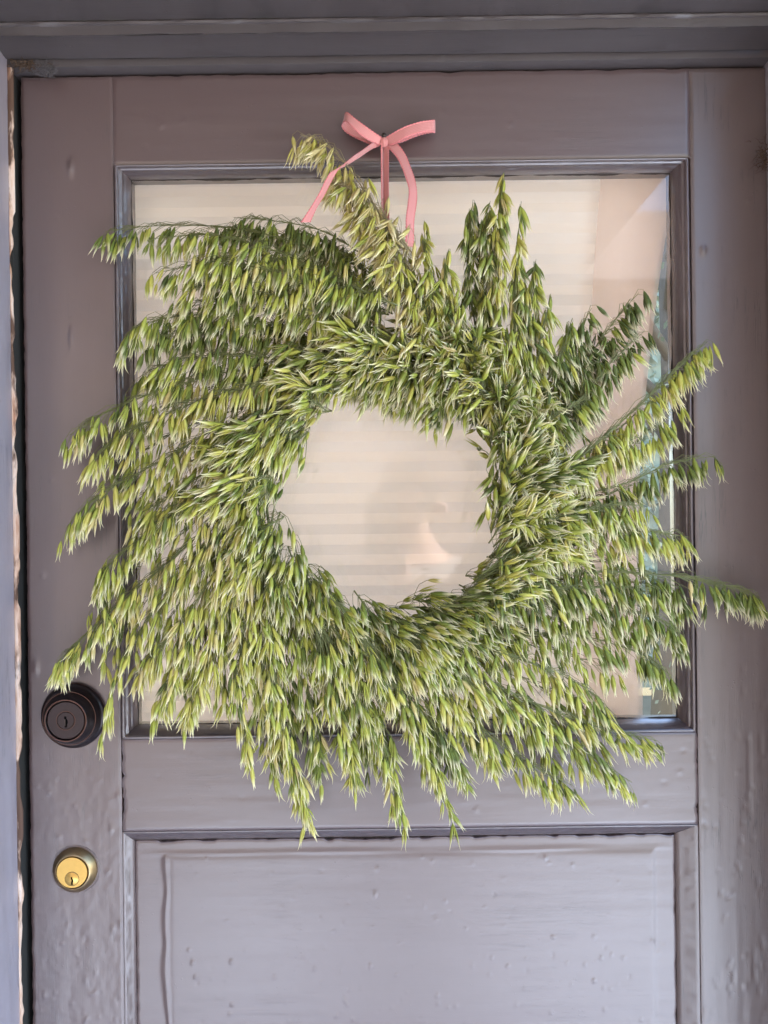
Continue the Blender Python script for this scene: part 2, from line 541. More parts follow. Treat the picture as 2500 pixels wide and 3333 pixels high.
def sheet(name, x0, x1, z0, z1, step, hfun, mat, parent, yf=0.0, yb=0.04, jag=(0, 0, 0, 0), seed=1, edge=0.0012, jscale=140):
    """a board with a real uneven front: x0..x1 by z0..z1, relief hfun(x,z) metres towards the viewer"""
    nx = max(3, int((x1 - x0) / step)); nz = max(3, int((z1 - z0) / step))
    u = np.linspace(0, 1, nx + 1); v = np.linspace(0, 1, nz + 1)
    # crowd the outermost rows to round the arrises
    u[1] = edge / (x1 - x0); u[-2] = 1 - u[1]; v[1] = edge / (z1 - z0); v[-2] = 1 - v[1]
    U, V = np.meshgrid(u, v)
    zz = z0 + V * (z1 - z0)
    l = x0 + jag[0] * np.maximum(0, fbm(zz * jscale, zz * 0 + 3.1, seed, 3) + 0.08) * 2
    r = x1 - jag[1] * np.maximum(0, fbm(zz * jscale, zz * 0 + 7.1, seed + 2, 3) + 0.08) * 2
    xx = l + U * (r - l)
    bo = z0 + jag[2] * np.maximum(0, fbm(xx * jscale, xx * 0 + 3.1, seed + 4, 3) + 0.08) * 2
    to = z1 - jag[3] * np.maximum(0, fbm(xx * jscale, xx * 0 + 5.1, seed + 6, 3) + 0.08) * 2
    zz = bo + V * (to - bo)
    h = hfun(xx, zz)
    e = np.minimum(np.minimum(U * (x1 - x0), (1 - U) * (x1 - x0)), np.minimum(V * (z1 - z0), (1 - V) * (z1 - z0)))
    h = h - np.clip(1 - e / edge, 0, 1) * edge * 0.9
    yy = yf - h
    P = np.stack([xx, yy, zz], -1).reshape(-1, 3)
    n1 = nx + 1
    i = (np.arange(nz)[:, None] * n1 + np.arange(nx)[None, :]).reshape(-1)
    F = np.stack([i, i + 1, i + n1 + 1, i + n1], 1)
    # skirt to the back
    ring = list(range(0, n1)) + [k * n1 + nx for k in range(1, nz + 1)] + [nz * n1 + k for k in range(nx - 1, -1, -1)] + [k * n1 for k in range(nz - 1, 0, -1)]
    B = P[ring].copy(); B[:, 1] = yb
    nb = len(P); m_ = len(ring)
    sk = [(ring[k], nb + k, nb + (k + 1) % m_, ring[(k + 1) % m_]) for k in range(m_)]
    return mesh_obj(name, np.vstack([P, B]), [tuple(q) for q in F] + sk, mat, parent)


def bumps(specs):
    def f(x, z):
        h = np.zeros_like(x)
        for (cx, cz, r, a, asp) in specs:
            d2 = ((x - cx) ** 2 + ((z - cz) / asp) ** 2) / (r * r)
            h += a * np.exp(-d2 * 1.5)
        return h
    return f


def scatter(x0, x1, z0, z1, n, seed, rmin=0.0012, rmax=0.0032, amin=-0.0004, amax=0.0008, zbias=1.0):
    r_ = np.random.default_rng(seed)
    out = []
    for k in range(n):
        out.append((r_.uniform(x0, x1), z0 + (z1 - z0) * r_.random() ** zbias, r_.uniform(rmin, rmax), r_.uniform(amin, amax), r_.uniform(0.6, 2.0)))
    return out


# upright boards
sb = bumps(scatter(DX0, GX0, Z(3420), Z(2350), 130, 3, zbias=1.4) + scatter(DX0, GX0, Z(2300), Z(300), 16, 4)
           + [(X(232, 1100), Z(1100, 232), 0.002, 0.0015, 6), (W(230, 545).x, W(230, 545).z, 0.0032, 0.0022, 3.2), (W(118, 2170).x, W(118, 2170).z, 0.003, 0.0015, 3)])


def h_left(x, z):
    low = np.clip((Z(2250) - z) / 0.12, 0, 1)
    h = 0.0003 * fbm(x * 90, z * 10, 5, 3) * (0.25 + low) + 0.0004 * fbm(x * 200, z * 110, 8, 3) * low
    return h + sb(x, z)


def h_right(x, z):
    low = np.clip((Z(1700) - z) / 0.25, 0, 1)
    h = 0.00035 * fbm(x * 160, z * 7, 15, 3) * (0.3 + low)
    rid = np.abs(fbm(x * 60, z * 6, 33, 3))
    h -= 0.0006 * np.clip(1 - rid / 0.010, 0, 1) * low
    return h + sbr(x, z)


sbr = bumps(scatter(GX1, DX1, Z(3420), Z(2500), 18, 6) + [(W(2290, 815).x, W(2290, 815).z, 0.0028, 0.0014, 2.2), (W(2437, 655).x, W(2437, 655).z, 0.0016, 0.0012, 1)])
sheet('stile', DX0, X(384), DZ0, DZ1 - 0.0005, 0.0019, h_left, M['paint_v'], door, jag=(0.001, 0.0, 0, 0.0006), seed=11, edge=0.00012)
sheet('stile', X(2262), DX1, DZ0, DZ1, 0.0024, h_right, M['paint_old'], door, jag=(0, 0, 0, 0.0006), seed=21, edge=0.00012)
# level boards, butted between the uprights with open joints
h_top = lambda x, z: 0.0004 * fbm(x * 8, z * 90, 41, 3) + st_(x, z)
st_ = bumps(scatter(GX0, GX1, Z(500), Z(250), 22, 45, 0.001, 0.0024, -0.0006, 0.0008)
            + [(W(525, 408).x, W(525, 408).z, 0.0022, 0.0014, 1), (W(1660, 405).x, W(1660, 405).z, 0.002, 0.0012, 1)])
sheet('rail', X(384) + 0.00005, X(2262) - 0.00005, GZ1, DZ1, 0.0026, h_top, M['paint_h'], door, jag=(0, 0, 0.0002, 0.002), seed=31, jscale=60, edge=0.00012)
h_mid = lambda x, z: 0.0003 * fbm(x * 14, z * 110, 51, 3) + sm_(x, z)
sm_ = bumps(scatter(GX0, GX1, Z(2690), Z(2410), 50, 55, 0.0012, 0.003, -0.0006, 0.0007))
sheet('rail', X(384) + 0.0003, X(2262) - 0.0002, PZ1, GZ0, 0.0022, h_mid, M['paint_h'], door, jag=(0.0046, 0.0030, 0, 0), seed=61, edge=0.0004, jscale=190)
g = Geo(); g.box(X(384) - 0.03, GX0 + 0.02, 0.010, 0.036, DZ0 + 0.1, GZ0 - 0.001); g.box(X(2262) - 0.02, X(2262) + 0.02, 0.010, 0.036, DZ0 + 0.1, GZ0 - 0.001)
g.box(X(384), X(2262), 0.0125, 0.036, IZ1 - 0.02, PZ1 + 0.02)
core = g.obj('tenon', M['core'], door, False)


def moulding(name, a, b, inner_a, inner_b, prof, mat, parent, seg=120, wob=0.0004, seed=1, yoff=0.0):
    """profile strip mitred between outer edge a->b and inner edge inner_a->inner_b (x, z); prof = (0..1 across, y)"""
    vs, fs = [], []
    m_ = len(prof)
    for i in range(seg + 1):
        s = i / seg
        o = (a[0] + (b[0] - a[0]) * s, a[1] + (b[1] - a[1]) * s)
        q = (inner_a[0] + (inner_b[0] - inner_a[0]) * s, inner_a[1] + (inner_b[1] - inner_a[1]) * s)
        for j, (c_, y) in enumerate(prof):
            w1 = wob * 2 * float(fbm(np.array([s * seg * 0.45]), np.array([j * 1.7]), seed, 3)[0])
            vs.append((o[0] + (q[0] - o[0]) * c_, y + yoff - w1, o[1] + (q[1] - o[1]) * c_))
    for i in range(seg):
        for j in range(m_ - 1):
            fs.append((i * m_ + j, i * m_ + j + 1, (i + 1) * m_ + j + 1, (i + 1) * m_ + j))
    return mesh_obj(name, vs, fs, mat, parent)


GP = [(0, 0.030), (0, -0.0030), (0.05, -0.0042), (0.22, -0.0046), (0.30, -0.0030), (0.34, 0.0008), (0.42, 0.0006), (0.55, 0.0026),
      (0.62, 0.0062), (0.68, 0.0066), (0.82, 0.0092), (0.96, 0.0135), (1.0, 0.0165), (1.0, 0.030)]
e_ = 0.0006
moulding('glazing_bead', (GX0 + e_, GZ1 - e_), (GX1 - e_, GZ1 - e_), (WX0, WZ1), (WX1, WZ1), GP, M['paint_bead_h'], door, 200, 0.0004, 3)
moulding('glazing_bead', (GX0 + e_, GZ0 + e_), (GX0 + e_, GZ1 - e_), (WX0, WZ0), (WX0, WZ1), GP, M['paint_bead'], door, 260, 0.0006, 5)
moulding('glazing_bead', (GX1 - e_, GZ0 + e_), (GX1 - e_, GZ1 - e_), (WX1, WZ0), (WX1, WZ1), GP, M['paint_bead'], door, 260, 0.0004, 7)
SP = [(0, 0.030), (0, -0.0015), (0.08, -0.0035), (0.30, -0.0030), (0.45, 0.0012), (0.60, 0.0030), (0.80, 0.0080), (1.0, 0.0165), (1.0, 0.030)]
moulding('glazing_bead', (GX0 + e_, GZ0 + e_), (GX1 - e_, GZ0 + e_), (WX0, WZ0), (WX1, WZ0), SP, M['paint_bead_h'], door, 200, 0.0005, 9)

PP = [(0, 0.022), (0, 0.0003), (0.06, -0.0004), (0.25, 0.0012), (0.28, 0.0016), (0.5, 0.0032), (0.53, 0.0036), (0.78, 0.0056), (0.97, 0.0074), (1.0, 0.0090), (1.0, 0.022)]
e2 = 0.0001
moulding('panel_moulding', (PX0 + e2, PZ1 - e2), (PX1 - e2, PZ1 - e2), (IX0, IZ1 + 0.0006), (IX1, IZ1 + 0.0006), PP, M['paint_bead_h'], door, 260, 0.0004, 13)
moulding('panel_moulding', (PX0 + e2, DZ0 + 0.25), (PX0 + e2, PZ1 - e2), (IX0, DZ0 + 0.27), (IX0, IZ1), PP, M['paint_v'], door, 420, 0.0003, 15)
moulding('panel_moulding', (PX1 - e2, DZ0 + 0.25), (PX1 - e2, PZ1 - e2), (IX1, DZ0 + 0.27), (IX1, IZ1), PP, M['paint_old'], door, 420, 0.0003, 17)

pb = bumps(scatter(X(560), X(2150), Z(3420), Z(2790), 230, 71, 0.0008, 0.0023, -0.0005, 0.0009, 1.2))
FX0, FX1, FZ1 = X(530), X(2122), Z(2790)


def h_panel(x, z):
    wv_ = 0.0022 * fbm(z * 22, z * 0 + 1, 77, 3)
    wt = 0.0018 * fbm(x * 16, x * 0 + 2, 78, 3)
    dl = x - (FX0 + wv_ * 1.5); dr = (FX1 + wv_ * 0.5) - x; dt = (FZ1 + wt) - z
    d = np.minimum(np.minimum(dl, dr), dt)
    rise = 0.0009 * (1 / (1 + np.exp(-np.clip(d / 0.0011, -30, 30))))
    # sagging bead of old paint that gathered along the field edge
    wl = 0.0042 + 0.004 * np.clip(fbm(z * 18, z * 0 + 5, 79, 2) * 2, -0.6, 1)
    beadl = 0.0013 * np.exp(-((dl + wl * 0.75) / (wl * 0.55)) ** 2)
    beadt = 0.0010 * np.exp(-((dt + 0.003) / 0.0022) ** 2) * np.clip(0.5 + 3 * fbm(x * 9, x * 0 + 9, 80, 2), 0, 1)
    h = rise + np.maximum(beadl * (dt > 0), beadt)
    h = h + 0.00018 * fbm(x * 7, z * 90, 81, 3) + pb(x, z)
    return h


sheet('panel', IX0 - 0.0002, IX1 + 0.0002, DZ0 + 0.27, IZ1 - 0.0002, 0.0017, h_panel, M['paint_h'], door, yf=0.0085, yb=0.022, jag=(0.0016, 0.0012, 0, 0.0030), seed=91, jscale=110, edge=0.0007)

g = Geo(); g.box(WX0 - 0.006, WX1 + 0.006, 0.0172, 0.0202, WZ0 - 0.006, WZ1 + 0.006)
glass = g.obj('glass_pane', M['glass'], door, False)
# ragged dark line of old putty round the glass
def ragged(a, b, inw, wmax, seed, n=150):
    vs, fs = [], []
    for i in range(n + 1):
        t_ = i / n
        x, z = a[0] + (b[0] - a[0]) * t_, a[1] + (b[1] - a[1]) * t_
        q = max(0.0, float(fbm(np.array([t_ * 26]), np.array([seed * 3.1]), seed, 4)[0]) + 0.16) * wmax
        vs += [(x - inw[0] * 0.001, 0.0160, z - inw[1] * 0.001), (x + inw[0] * q, 0.0162, z + inw[1] * q), (x + inw[0] * q, 0.0171, z + inw[1] * q)]
    for i in range(n):
        k = 3 * i
        fs += [(k, k + 3, k + 4, k + 1), (k + 1, k + 4, k + 5, k + 2)]
    return vs, fs


for a, b, inw, wm, sd_ in (((WX0, WZ1), (WX1, WZ1), (0, -1), 0.0050, 3), ((WX0, WZ0), (WX1, WZ0), (0, 1), 0.0030, 5), ((WX0, WZ0), (WX0, WZ1), (1, 0), 0.0030, 7), ((WX1, WZ0), (WX1, WZ1), (-1, 0), 0.0034, 9)):
    mesh_obj('putty_line', *ragged(a, b, inw, wm, sd_), M['core'], door)

# dark deadbolt
bx_, bz_ = W(238, 2330, -0.004).x, W(238, 2330, -0.004).z
bolt = empty('deadbolt', (0, 0, 0)); bolt.parent = door; bolt.location = Vector((bx_, 0, bz_)) - world_loc(door)
tag(bolt, 'dark bronze round deadbolt')
k_ = 0.0334
g = Geo(); g.lathe(bx_, bz_, [(k_ * 0.98, 0.002), (k_, -0.001), (k_, -0.0035), (k_ * 0.975, -0.0055), (k_ * 0.93, -0.0065), (k_ * 0.90, -0.0072), (k_ * 0.86, -0.0105),
                              (k_ * 0.80, -0.0150), (k_ * 0.745, -0.0190), (k_ * 0.70, -0.0212), (k_ * 0.66, -0.0226), (k_ * 0.645, -0.0240), (k_ * 0.63, -0.0245), (k_ * 0.605, -0.0243), (k_ * 0.595, -0.0232), (k_ * 0.595, -0.018)], 96)
g.obj('collar', M['bronze'], bolt)
r2 = k_ * 0.565
g = Geo(); g.lathe(bx_, bz_, [(r2, -0.018), (r2, -0.0232), (r2 * 0.97, -0.0238), (0.0088, -0.0238), (0.0088, -0.0230)], 72)
flat_edges(g.obj('lock_cylinder', M['bronze_face'], bolt), 40)
cz2 = bz_ - 0.0024
bpl = bx_
g = Geo(); g.lathe(bx_, bz_, [(0.0090, -0.0226), (0.0084, -0.0236), (0.0082, -0.0241), (0.0001, -0.0241)], 48)
flat_edges(g.obj('key_plug', M['bronze_face'], bolt), 40)


def keyway(cx, cz, y, s):
    pts = [(-1.2, 4.2), (0.4, 4.2), (0.5, 2.6), (1.6, 0.6), (1.6, -1.2), (1.0, -2.4), (1.1, -4.6), (-0.9, -4.6), (-0.9, -1.4), (-0.2, 0.2), (-1.1, 2.2)]
    n = len(pts)
    vs = [(cx + p[0] * s, y, cz + p[1] * s) for p in pts] + [(cx + p[0] * s, y + 0.0008, cz + p[1] * s) for p in pts]
    fs = [tuple(range(n))] + [(k, (k + 1) % n, n + (k + 1) % n, n + k) for k in range(n)]
    return vs, fs


g = Geo()
for (ra, rb, ya, yb_) in ((k_ * .605, k_ * .635, -.0246, -.0249), (k_ * .99, k_ * 1.004, -.0012, -.0034), (0.0091, 0.0097, -.0236, -.0242), (k_ * .80, k_ * .815, -.0148, -.0153)):
    g.lathe(bx_, bz_, [(ra, ya), (ra, yb_), (rb, yb_), (rb, ya)], 72)
flat_edges(g.obj('rim_highlight', simple('bronze_rim_highlight', (0.11, 0.060, 0.048), 0.3, 0.8), bolt), 40)  # added paler rings: edge highlights put into their colour
g = Geo(); g.add(*keyway(bx_, bz_ - 0.001, -0.02435, 0.00125))
g.obj('keyhole', M['black'], bolt, False)
g = Geo(); g.box(bx_ - 0.0009, bx_ - 0.0003, -0.02462, -0.0241, bz_ - 0.005, bz_ + 0.0015)
g.obj('ward', M['steel'], bolt, False)

# brass cylinder lock
cx_, cz_ = W(243, 2832, -0.002).x, W(243, 2832, -0.002).z
lock = empty('cylinder_lock', (0, 0, 0)); lock.parent = door; lock.location = Vector((cx_, 0, cz_)) - world_loc(door)
tag(lock, 'brass cylinder lock')
k_ = 0.0229
g = Geo(); g.lathe(cx_, cz_, [(k_, 0.002), (k_, -0.0016), (k_ * 0.985, -0.0028), (k_ * 0.80, -0.0072), (k_ * 0.755, -0.0082), (k_ * 0.735, -0.0082), (k_ * 0.725, -0.0070), (k_ * 0.725, -0.003)], 96)
flat_edges(g.obj('collar', M['brass_dull'], lock), 50)
g = Geo(); g.lathe(cx_ - 0.0004, cz_, [(k_ * 0.70, -0.003), (k_ * 0.70, -0.0078), (k_ * 0.675, -0.0086), (0.0001, -0.0086)], 72)
flat_edges(g.obj('lock_cylinder', M['brass'], lock), 40)
pz = cz_ - 0.0062
g = Geo(); g.lathe(cx_ - 0.0004, pz, [(0.0073, -0.0085), (0.0073, -0.00875), (0.0070, -0.0088), (0.0070, -0.00865)], 48)
flat_edges(g.obj('plug_seam', M['core'], lock), 40)
g = Geo(); g.lathe(cx_ - 0.0004, pz, [(0.0068, -0.0085), (0.0068, -0.0091), (0.0065, -0.0093), (0.0001, -0.0093)], 48)
flat_edges(g.obj('key_plug', M['brass'], lock), 40)
g = Geo(); g.add(*keyway(cx_ - 0.0002, pz - 0.0016, -0.00955, 0.00088))
g.obj('keyhole', M['black'], lock, False)
# paint ridge round the lock
g = Geo()
g.tube([(cx_ + 0.0245 * math.cos(a) + 0.0006, 0.0, cz_ + 0.0245 * math.sin(a)) for a in np.linspace(-1.2, 2.6, 60)], 0.00055, 6)
g.tube([(cx_ + 0.0240 * math.cos(a), 0.0, cz_ + 0.0240 * math.sin(a)) for a in np.linspace(3.2, 4.9, 40)], 0.0006, 6)
g.obj('paint_ridge', M['paint_v'], lock)
# nail that carries the wreath
nx_, nz_ = W(1250, 462).x, W(1250, 462).z
g = Geo(); g.lathe(nx_, nz_, [(0.0011, 0.003), (0.0011, -0.0150), (0.0024, -0.0152), (0.0024, -0.0162), (0.0001, -0.0165)], 20)
g.obj('nail', M['steel'], door)

# ------------------------------------------------------------------ door frame
frame = empty('door_frame', (X(1280), -0.01, 0.0))
tag(frame, 'dark mauve door frame with stepped head moulding and splintered wooden edge', 'door frame')


def extrude_x(name, prof, x0, x1, mat, parent, seg=240, wob=0.0005, seed=1):
    vs, fs = [], []
    m_ = len(prof)
    for i in range(seg + 1):
        x = x0 + (x1 - x0) * i / seg
        for j, (y, z) in enumerate(prof):
            a = float(fbm(np.array([x * 60]), np.array([j * 2.3]), seed, 3)[0]) * 2 * wob
            b_ = float(fbm(np.array([x * 40]), np.array([j * 1.3 + 50]), seed, 3)[0]) * 2 * wob
            vs.append((x, y + a, z + b_))
    for i in range(seg):
        for j in range(m_ - 1):
            fs.append((i * m_ + j, (i + 1) * m_ + j, (i + 1) * m_ + j + 1, i * m_ + j + 1))
    return mesh_obj(name, vs, fs, mat, parent)


z_ = lambda p: Z(p)
FXL, FXR = X(-60), X(2640)
# lip next to the door, its bead, the sloping cove, the ledge and the upper cove
prof = [(0.03, z_(227)), (-0.010, z_(227)), (-0.0125, z_(224)), (-0.0128, z_(206)), (-0.0122, z_(199)), (-0.0145, z_(196)), (-0.0158, z_(188)), (-0.0150, z_(182)), (-0.0165, z_(176))]
flat_edges(extrude_x('stop_bead', prof, X(45), FXR, M['paint_frame'], frame, seed=3), 35)
# y values are for points seen from a camera below: sloping faces look down
prof = [(-0.0165, z_(174)), (-0.0172, z_(171)), (-0.050, z_(106) - 0.0006), (-0.0520, z_(104) - 0.0006)]
P = lambda py, y: W(1250, py, y).z
prof = [(-0.0160, P(176, -0.016)), (-0.0178, P(172, -0.0178)), (-0.046, P(108, -0.046)), (-0.049, P(104, -0.049))]
flat_edges(extrude_x('cove', prof, FXL, FXR, M['paint_frame'], frame, seed=5), 35)
prof = [(-0.0490, P(104, -0.049)), (-0.0510, P(101, -0.051)), (-0.0512, P(72, -0.0512)), (-0.0530, P(66, -0.053)), (-0.0535, P(58, -0.0535)), (-0.052, P(54, -0.052))]
flat_edges(extrude_x('ledge', prof, FXL, FXR, M['paint_frame'], frame, seed=7, wob=0.0007), 35)
prof = [(-0.0520, P(54, -0.052)), (-0.053, P(52, -0.053)), (-0.095, P(-40, -0.095)), (-0.10, P(-48, -0.10)), (-0.10, P(-200, -0.10)), (0.03, P(-200, -0.10))]
flat_edges(extrude_x('head_casing', prof, FXL, FXR, M['paint_frame'], frame, seed=9), 35)

# left jamb: the deep inner face of the frame, with a torn edge next to the gap
JX1 = W(39, 1700, -0.016).x
JD = 0.115


def reveal(name, x, y0, y1, z0, z1, side, mat, amp, seed, jag=0.0):
    ny, nz = 26, 520
    V_, U_ = np.meshgrid(np.linspace(0, 1, ny + 1), np.linspace(0, 1, nz + 1))
    zz = z0 + U_ * (z1 - z0)
    ya = y0 - jag * np.maximum(0, fbm(zz * 60, zz * 0 + 2, seed, 3) + 0.1)
    yy = ya + V_ * (y1 - ya)
    xx = x + side * (amp * fbm(zz * 14, yy * 90, seed + 1, 3) + amp * 0.6 * fbm(zz * 70, yy * 150, seed + 2, 3))
    P_ = np.stack([xx, yy, zz], -1).reshape(-1, 3)
    n1 = ny + 1
    k = (np.arange(nz)[:, None] * n1 + np.arange(ny)[None, :]).reshape(-1)
    F_ = np.stack([k, k + 1, k + n1 + 1, k + n1], 1)
    # the solid behind the face
    nb_ = len(P_)
    B_ = [(x - side * 0.05, y0, z0), (x - side * 0.05, y1, z0), (x - side * 0.05, y1, z1), (x - side * 0.05, y0, z1)]
    c = (0, ny, nz * n1 + ny, nz * n1)
    ex = [(c[0], c[1], nb_ + 1, nb_), (c[1], c[2], nb_ + 2, nb_ + 1), (c[2], c[3], nb_ + 3, nb_ + 2), (c[3], c[0], nb_, nb_ + 3), (nb_, nb_ + 1, nb_ + 2, nb_ + 3)]
    return flat_edges(mesh_obj(name, np.vstack([P_, B_]), [tuple(q) for q in F_] + ex, mat, frame), 50)


reveal('jamb', JX1, -0.0135, -JD, 0.0, P(150, -0.02), 1, M['paint_jamb'], 0.0011, 101, 0.006)
# splintered bare wood between jamb and gap
WXa, WXb = JX1 - 0.004, W(60, 1700, -0.012).x
sheet('splintered_edge', WXa, WXb, 0.0, P(200, -0.012), 0.0016, lambda x, z: 0.0018 * fbm(x * 300, z * 22, 111, 3), M['wood'], frame,
      yf=-0.0125, yb=-0.0095, jag=(0, 0.0066, 0, 0), seed=113, jscale=33)
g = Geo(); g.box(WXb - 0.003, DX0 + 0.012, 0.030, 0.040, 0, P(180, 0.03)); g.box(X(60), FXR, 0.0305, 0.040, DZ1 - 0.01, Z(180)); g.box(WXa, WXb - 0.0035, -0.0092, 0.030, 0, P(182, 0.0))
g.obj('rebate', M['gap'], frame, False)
# right jamb: the inner face of the frame at the picture edge
reveal('jamb', X(2510), 0.028, -JD, 0.0, P(150, -0.02), -1, M['paint_jamb'], 0.0008, 121)
# ------------------------------------------------------------------ blind behind the glass
blind = empty('window_blind', (X(1200), 0.05, WZ0))
tag(blind, 'cream pleated blind hanging behind the door window', 'blind')
pitch = 0.0114
z = WZ1 + 0.022
k = 0
BX0, BX1 = WX0 - 0.035, W(2075, 1200, 0.063).x
proto = None


def bl_edge(z):
    """right hand edge of the blind curls in lower down"""
    s_ = max(0.0, min(1.0, (Z(640) - z) / (Z(1450) - Z(640)) * -1)) if False else max(0.0, min(1.0, (Z(640) - z) / 0.27))
    return W(2186 - 118 * (s_ ** 0.75), 1200, 0.063).x


zt = z
while zt > WZ0 - 0.05:
    zb = zt - pitch
    nseg = 10
    vs, fs = [], []
    ya, yb_ = (0.062, 0.0644) if k % 2 == 0 else (0.0644, 0.062)
    for i in range(nseg + 1):
        s_ = i / nseg
        for (zz, yy) in ((zt, ya), (zb, yb_)):
            xe = bl_edge(zz)
            x = BX0 + (xe - BX0) * s_
            curl = 0.010 * max(0, s_ - 0.86) / 0.14 if zz < Z(700) else 0
            vs.append((x, yy + curl * 0.5, zz))
    nv = len(vs)
    vs += [(p[0], p[1] + 0.0006, p[2]) for p in vs]
    for i in range(nseg):
        a = 2 * i
        fs.append((a, a + 2, a + 3, a + 1)); fs.append((nv + a, nv + a + 1, nv + a + 3, nv + a + 2))
    fs.append((0, 1, nv + 1, nv)); e = 2 * nseg; fs.append((e, nv + e, nv + e + 1, e + 1))
    mesh_obj('pleat', vs, fs, M['shade'] if k % 2 else M['shade_pleat_dark'], blind, False)
    zt = zb
    k += 1

sh = empty('pink_reflection', (X(2000), 0.030, WZ0)); tag(sh, 'added see-through pink strip standing in for a reflection in the glass', 'reflection')
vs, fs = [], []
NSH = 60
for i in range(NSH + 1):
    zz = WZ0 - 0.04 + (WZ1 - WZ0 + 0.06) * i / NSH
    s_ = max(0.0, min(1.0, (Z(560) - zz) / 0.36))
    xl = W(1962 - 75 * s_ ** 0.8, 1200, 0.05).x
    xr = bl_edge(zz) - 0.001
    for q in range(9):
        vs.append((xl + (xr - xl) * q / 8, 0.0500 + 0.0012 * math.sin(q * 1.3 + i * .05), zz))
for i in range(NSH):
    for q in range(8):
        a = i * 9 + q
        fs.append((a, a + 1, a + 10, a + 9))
mesh_obj('reflection_strip', vs, fs, M['pink_band'], sh)  # added strip in place of a pink reflection on the glass

# ------------------------------------------------------------------ spikelets
PROF_T = np.array([0.0, 0.07, 0.22, 0.42, 0.62, 0.80, 0.92, 1.0])
PROF_W = np.array([0.14, 0.50, 0.92, 1.0, 0.70, 0.32, 0.13, 0.03])
NS = 6


def glume(L, wd, th, side, opening, curl, tone, twist, floret=0.0):
    vs, at_ = [], []
    for t_, pw in zip(PROF_T, PROF_W):
        cx = side * (th * 0.55 * math.sin(math.pi * min(1, t_ * 1.2)) + opening * L * t_ ** 1.35 + curl * L * max(0, t_ - 0.72) ** 2 * 3)
        cy = twist * L * t_ * t_
        for k in range(NS):
            a = 2 * math.pi * k / NS
            c, s = math.cos(a), math.sin(a)
            keel = 1.25 if (c * side > 0.9) else 1.0
            x = cx + th * pw * c * keel * (1.0 if c * side > 0 else 0.45)
            vs.append((x, cy + wd * pw * s, L * t_))
            at_.append((t_, tone, (k if k <= NS / 2 else NS - k) / (NS / 2.0), floret))
    fs = []
    m_ = len(PROF_T)
    for i in range(m_ - 1):
        for k in range(NS):
            k2 = (k + 1) % NS
            fs.append((i * NS + k, i * NS + k2, (i + 1) * NS + k2, (i + 1) * NS + k))
    return vs, fs, at_


def spikelet(rs, tone):
    L = rs.uniform(0.0245, 0.0315)
    wd = rs.uniform(0.0021, 0.0029)
    th = rs.uniform(0.0010, 0.0014)
    kind = rs.random()
    op = rs.uniform(0.0, 0.03) if kind < 0.5 else (rs.uniform(0.05, 0.10) if kind < 0.85 else rs.uniform(0.11, 0.19))
    V, F, A = [], [], []

    def put(g_):
        n = len(V)
        V.extend(g_[0]); F.extend([tuple(i + n for i in f) for f in g_[1]]); A.extend(g_[2])
    put(glume(L, wd, th, 1, op * rs.uniform(.8, 1.3), rs.uniform(-.1, .6), tone + rs.uniform(-.05, .05), rs.uniform(-.09, .09)))
    put(glume(L * rs.uniform(.86, 1.0), wd * .95, th, -1, op * rs.uniform(.6, 1.2), rs.uniform(0, .35), tone + rs.uniform(-.05, .05), rs.uniform(-.06, .06)))
    if op > 0.045:
        put(glume(L * rs.uniform(.62, .74), wd * 0.62, th * 0.9, 1, 0.0, 0, tone, rs.uniform(-.05, .05), 1.0))
    return np.array(V), F, np.array(A)


NV = 22
TONES = [0.12, 0.34, 0.54, 0.72, 0.92]
rs_ = random.Random(5)
VAR = [spikelet(rs_, 0.0) for _ in range(NV)]
VMESH = {}


def var_mesh(v, ti):
    key = (v, ti)
    if key not in VMESH:
        V, F, A = VAR[v]
        A = A.copy(); A[:, 1] = A[:, 1] + TONES[ti]
        me = bpy.data.meshes.new('spikelet')
        me.from_pydata([tuple(p) for p in V], [], F)
        me.polygons.foreach_set('use_smooth', [True] * len(me.polygons))
        a = me.attributes.new('col', 'FLOAT_COLOR', 'POINT')
        a.data.foreach_set('color', A.astype(np.float32).ravel())
        me.materials.append(M['oat'])
        VMESH[key] = me
    return VMESH[key]


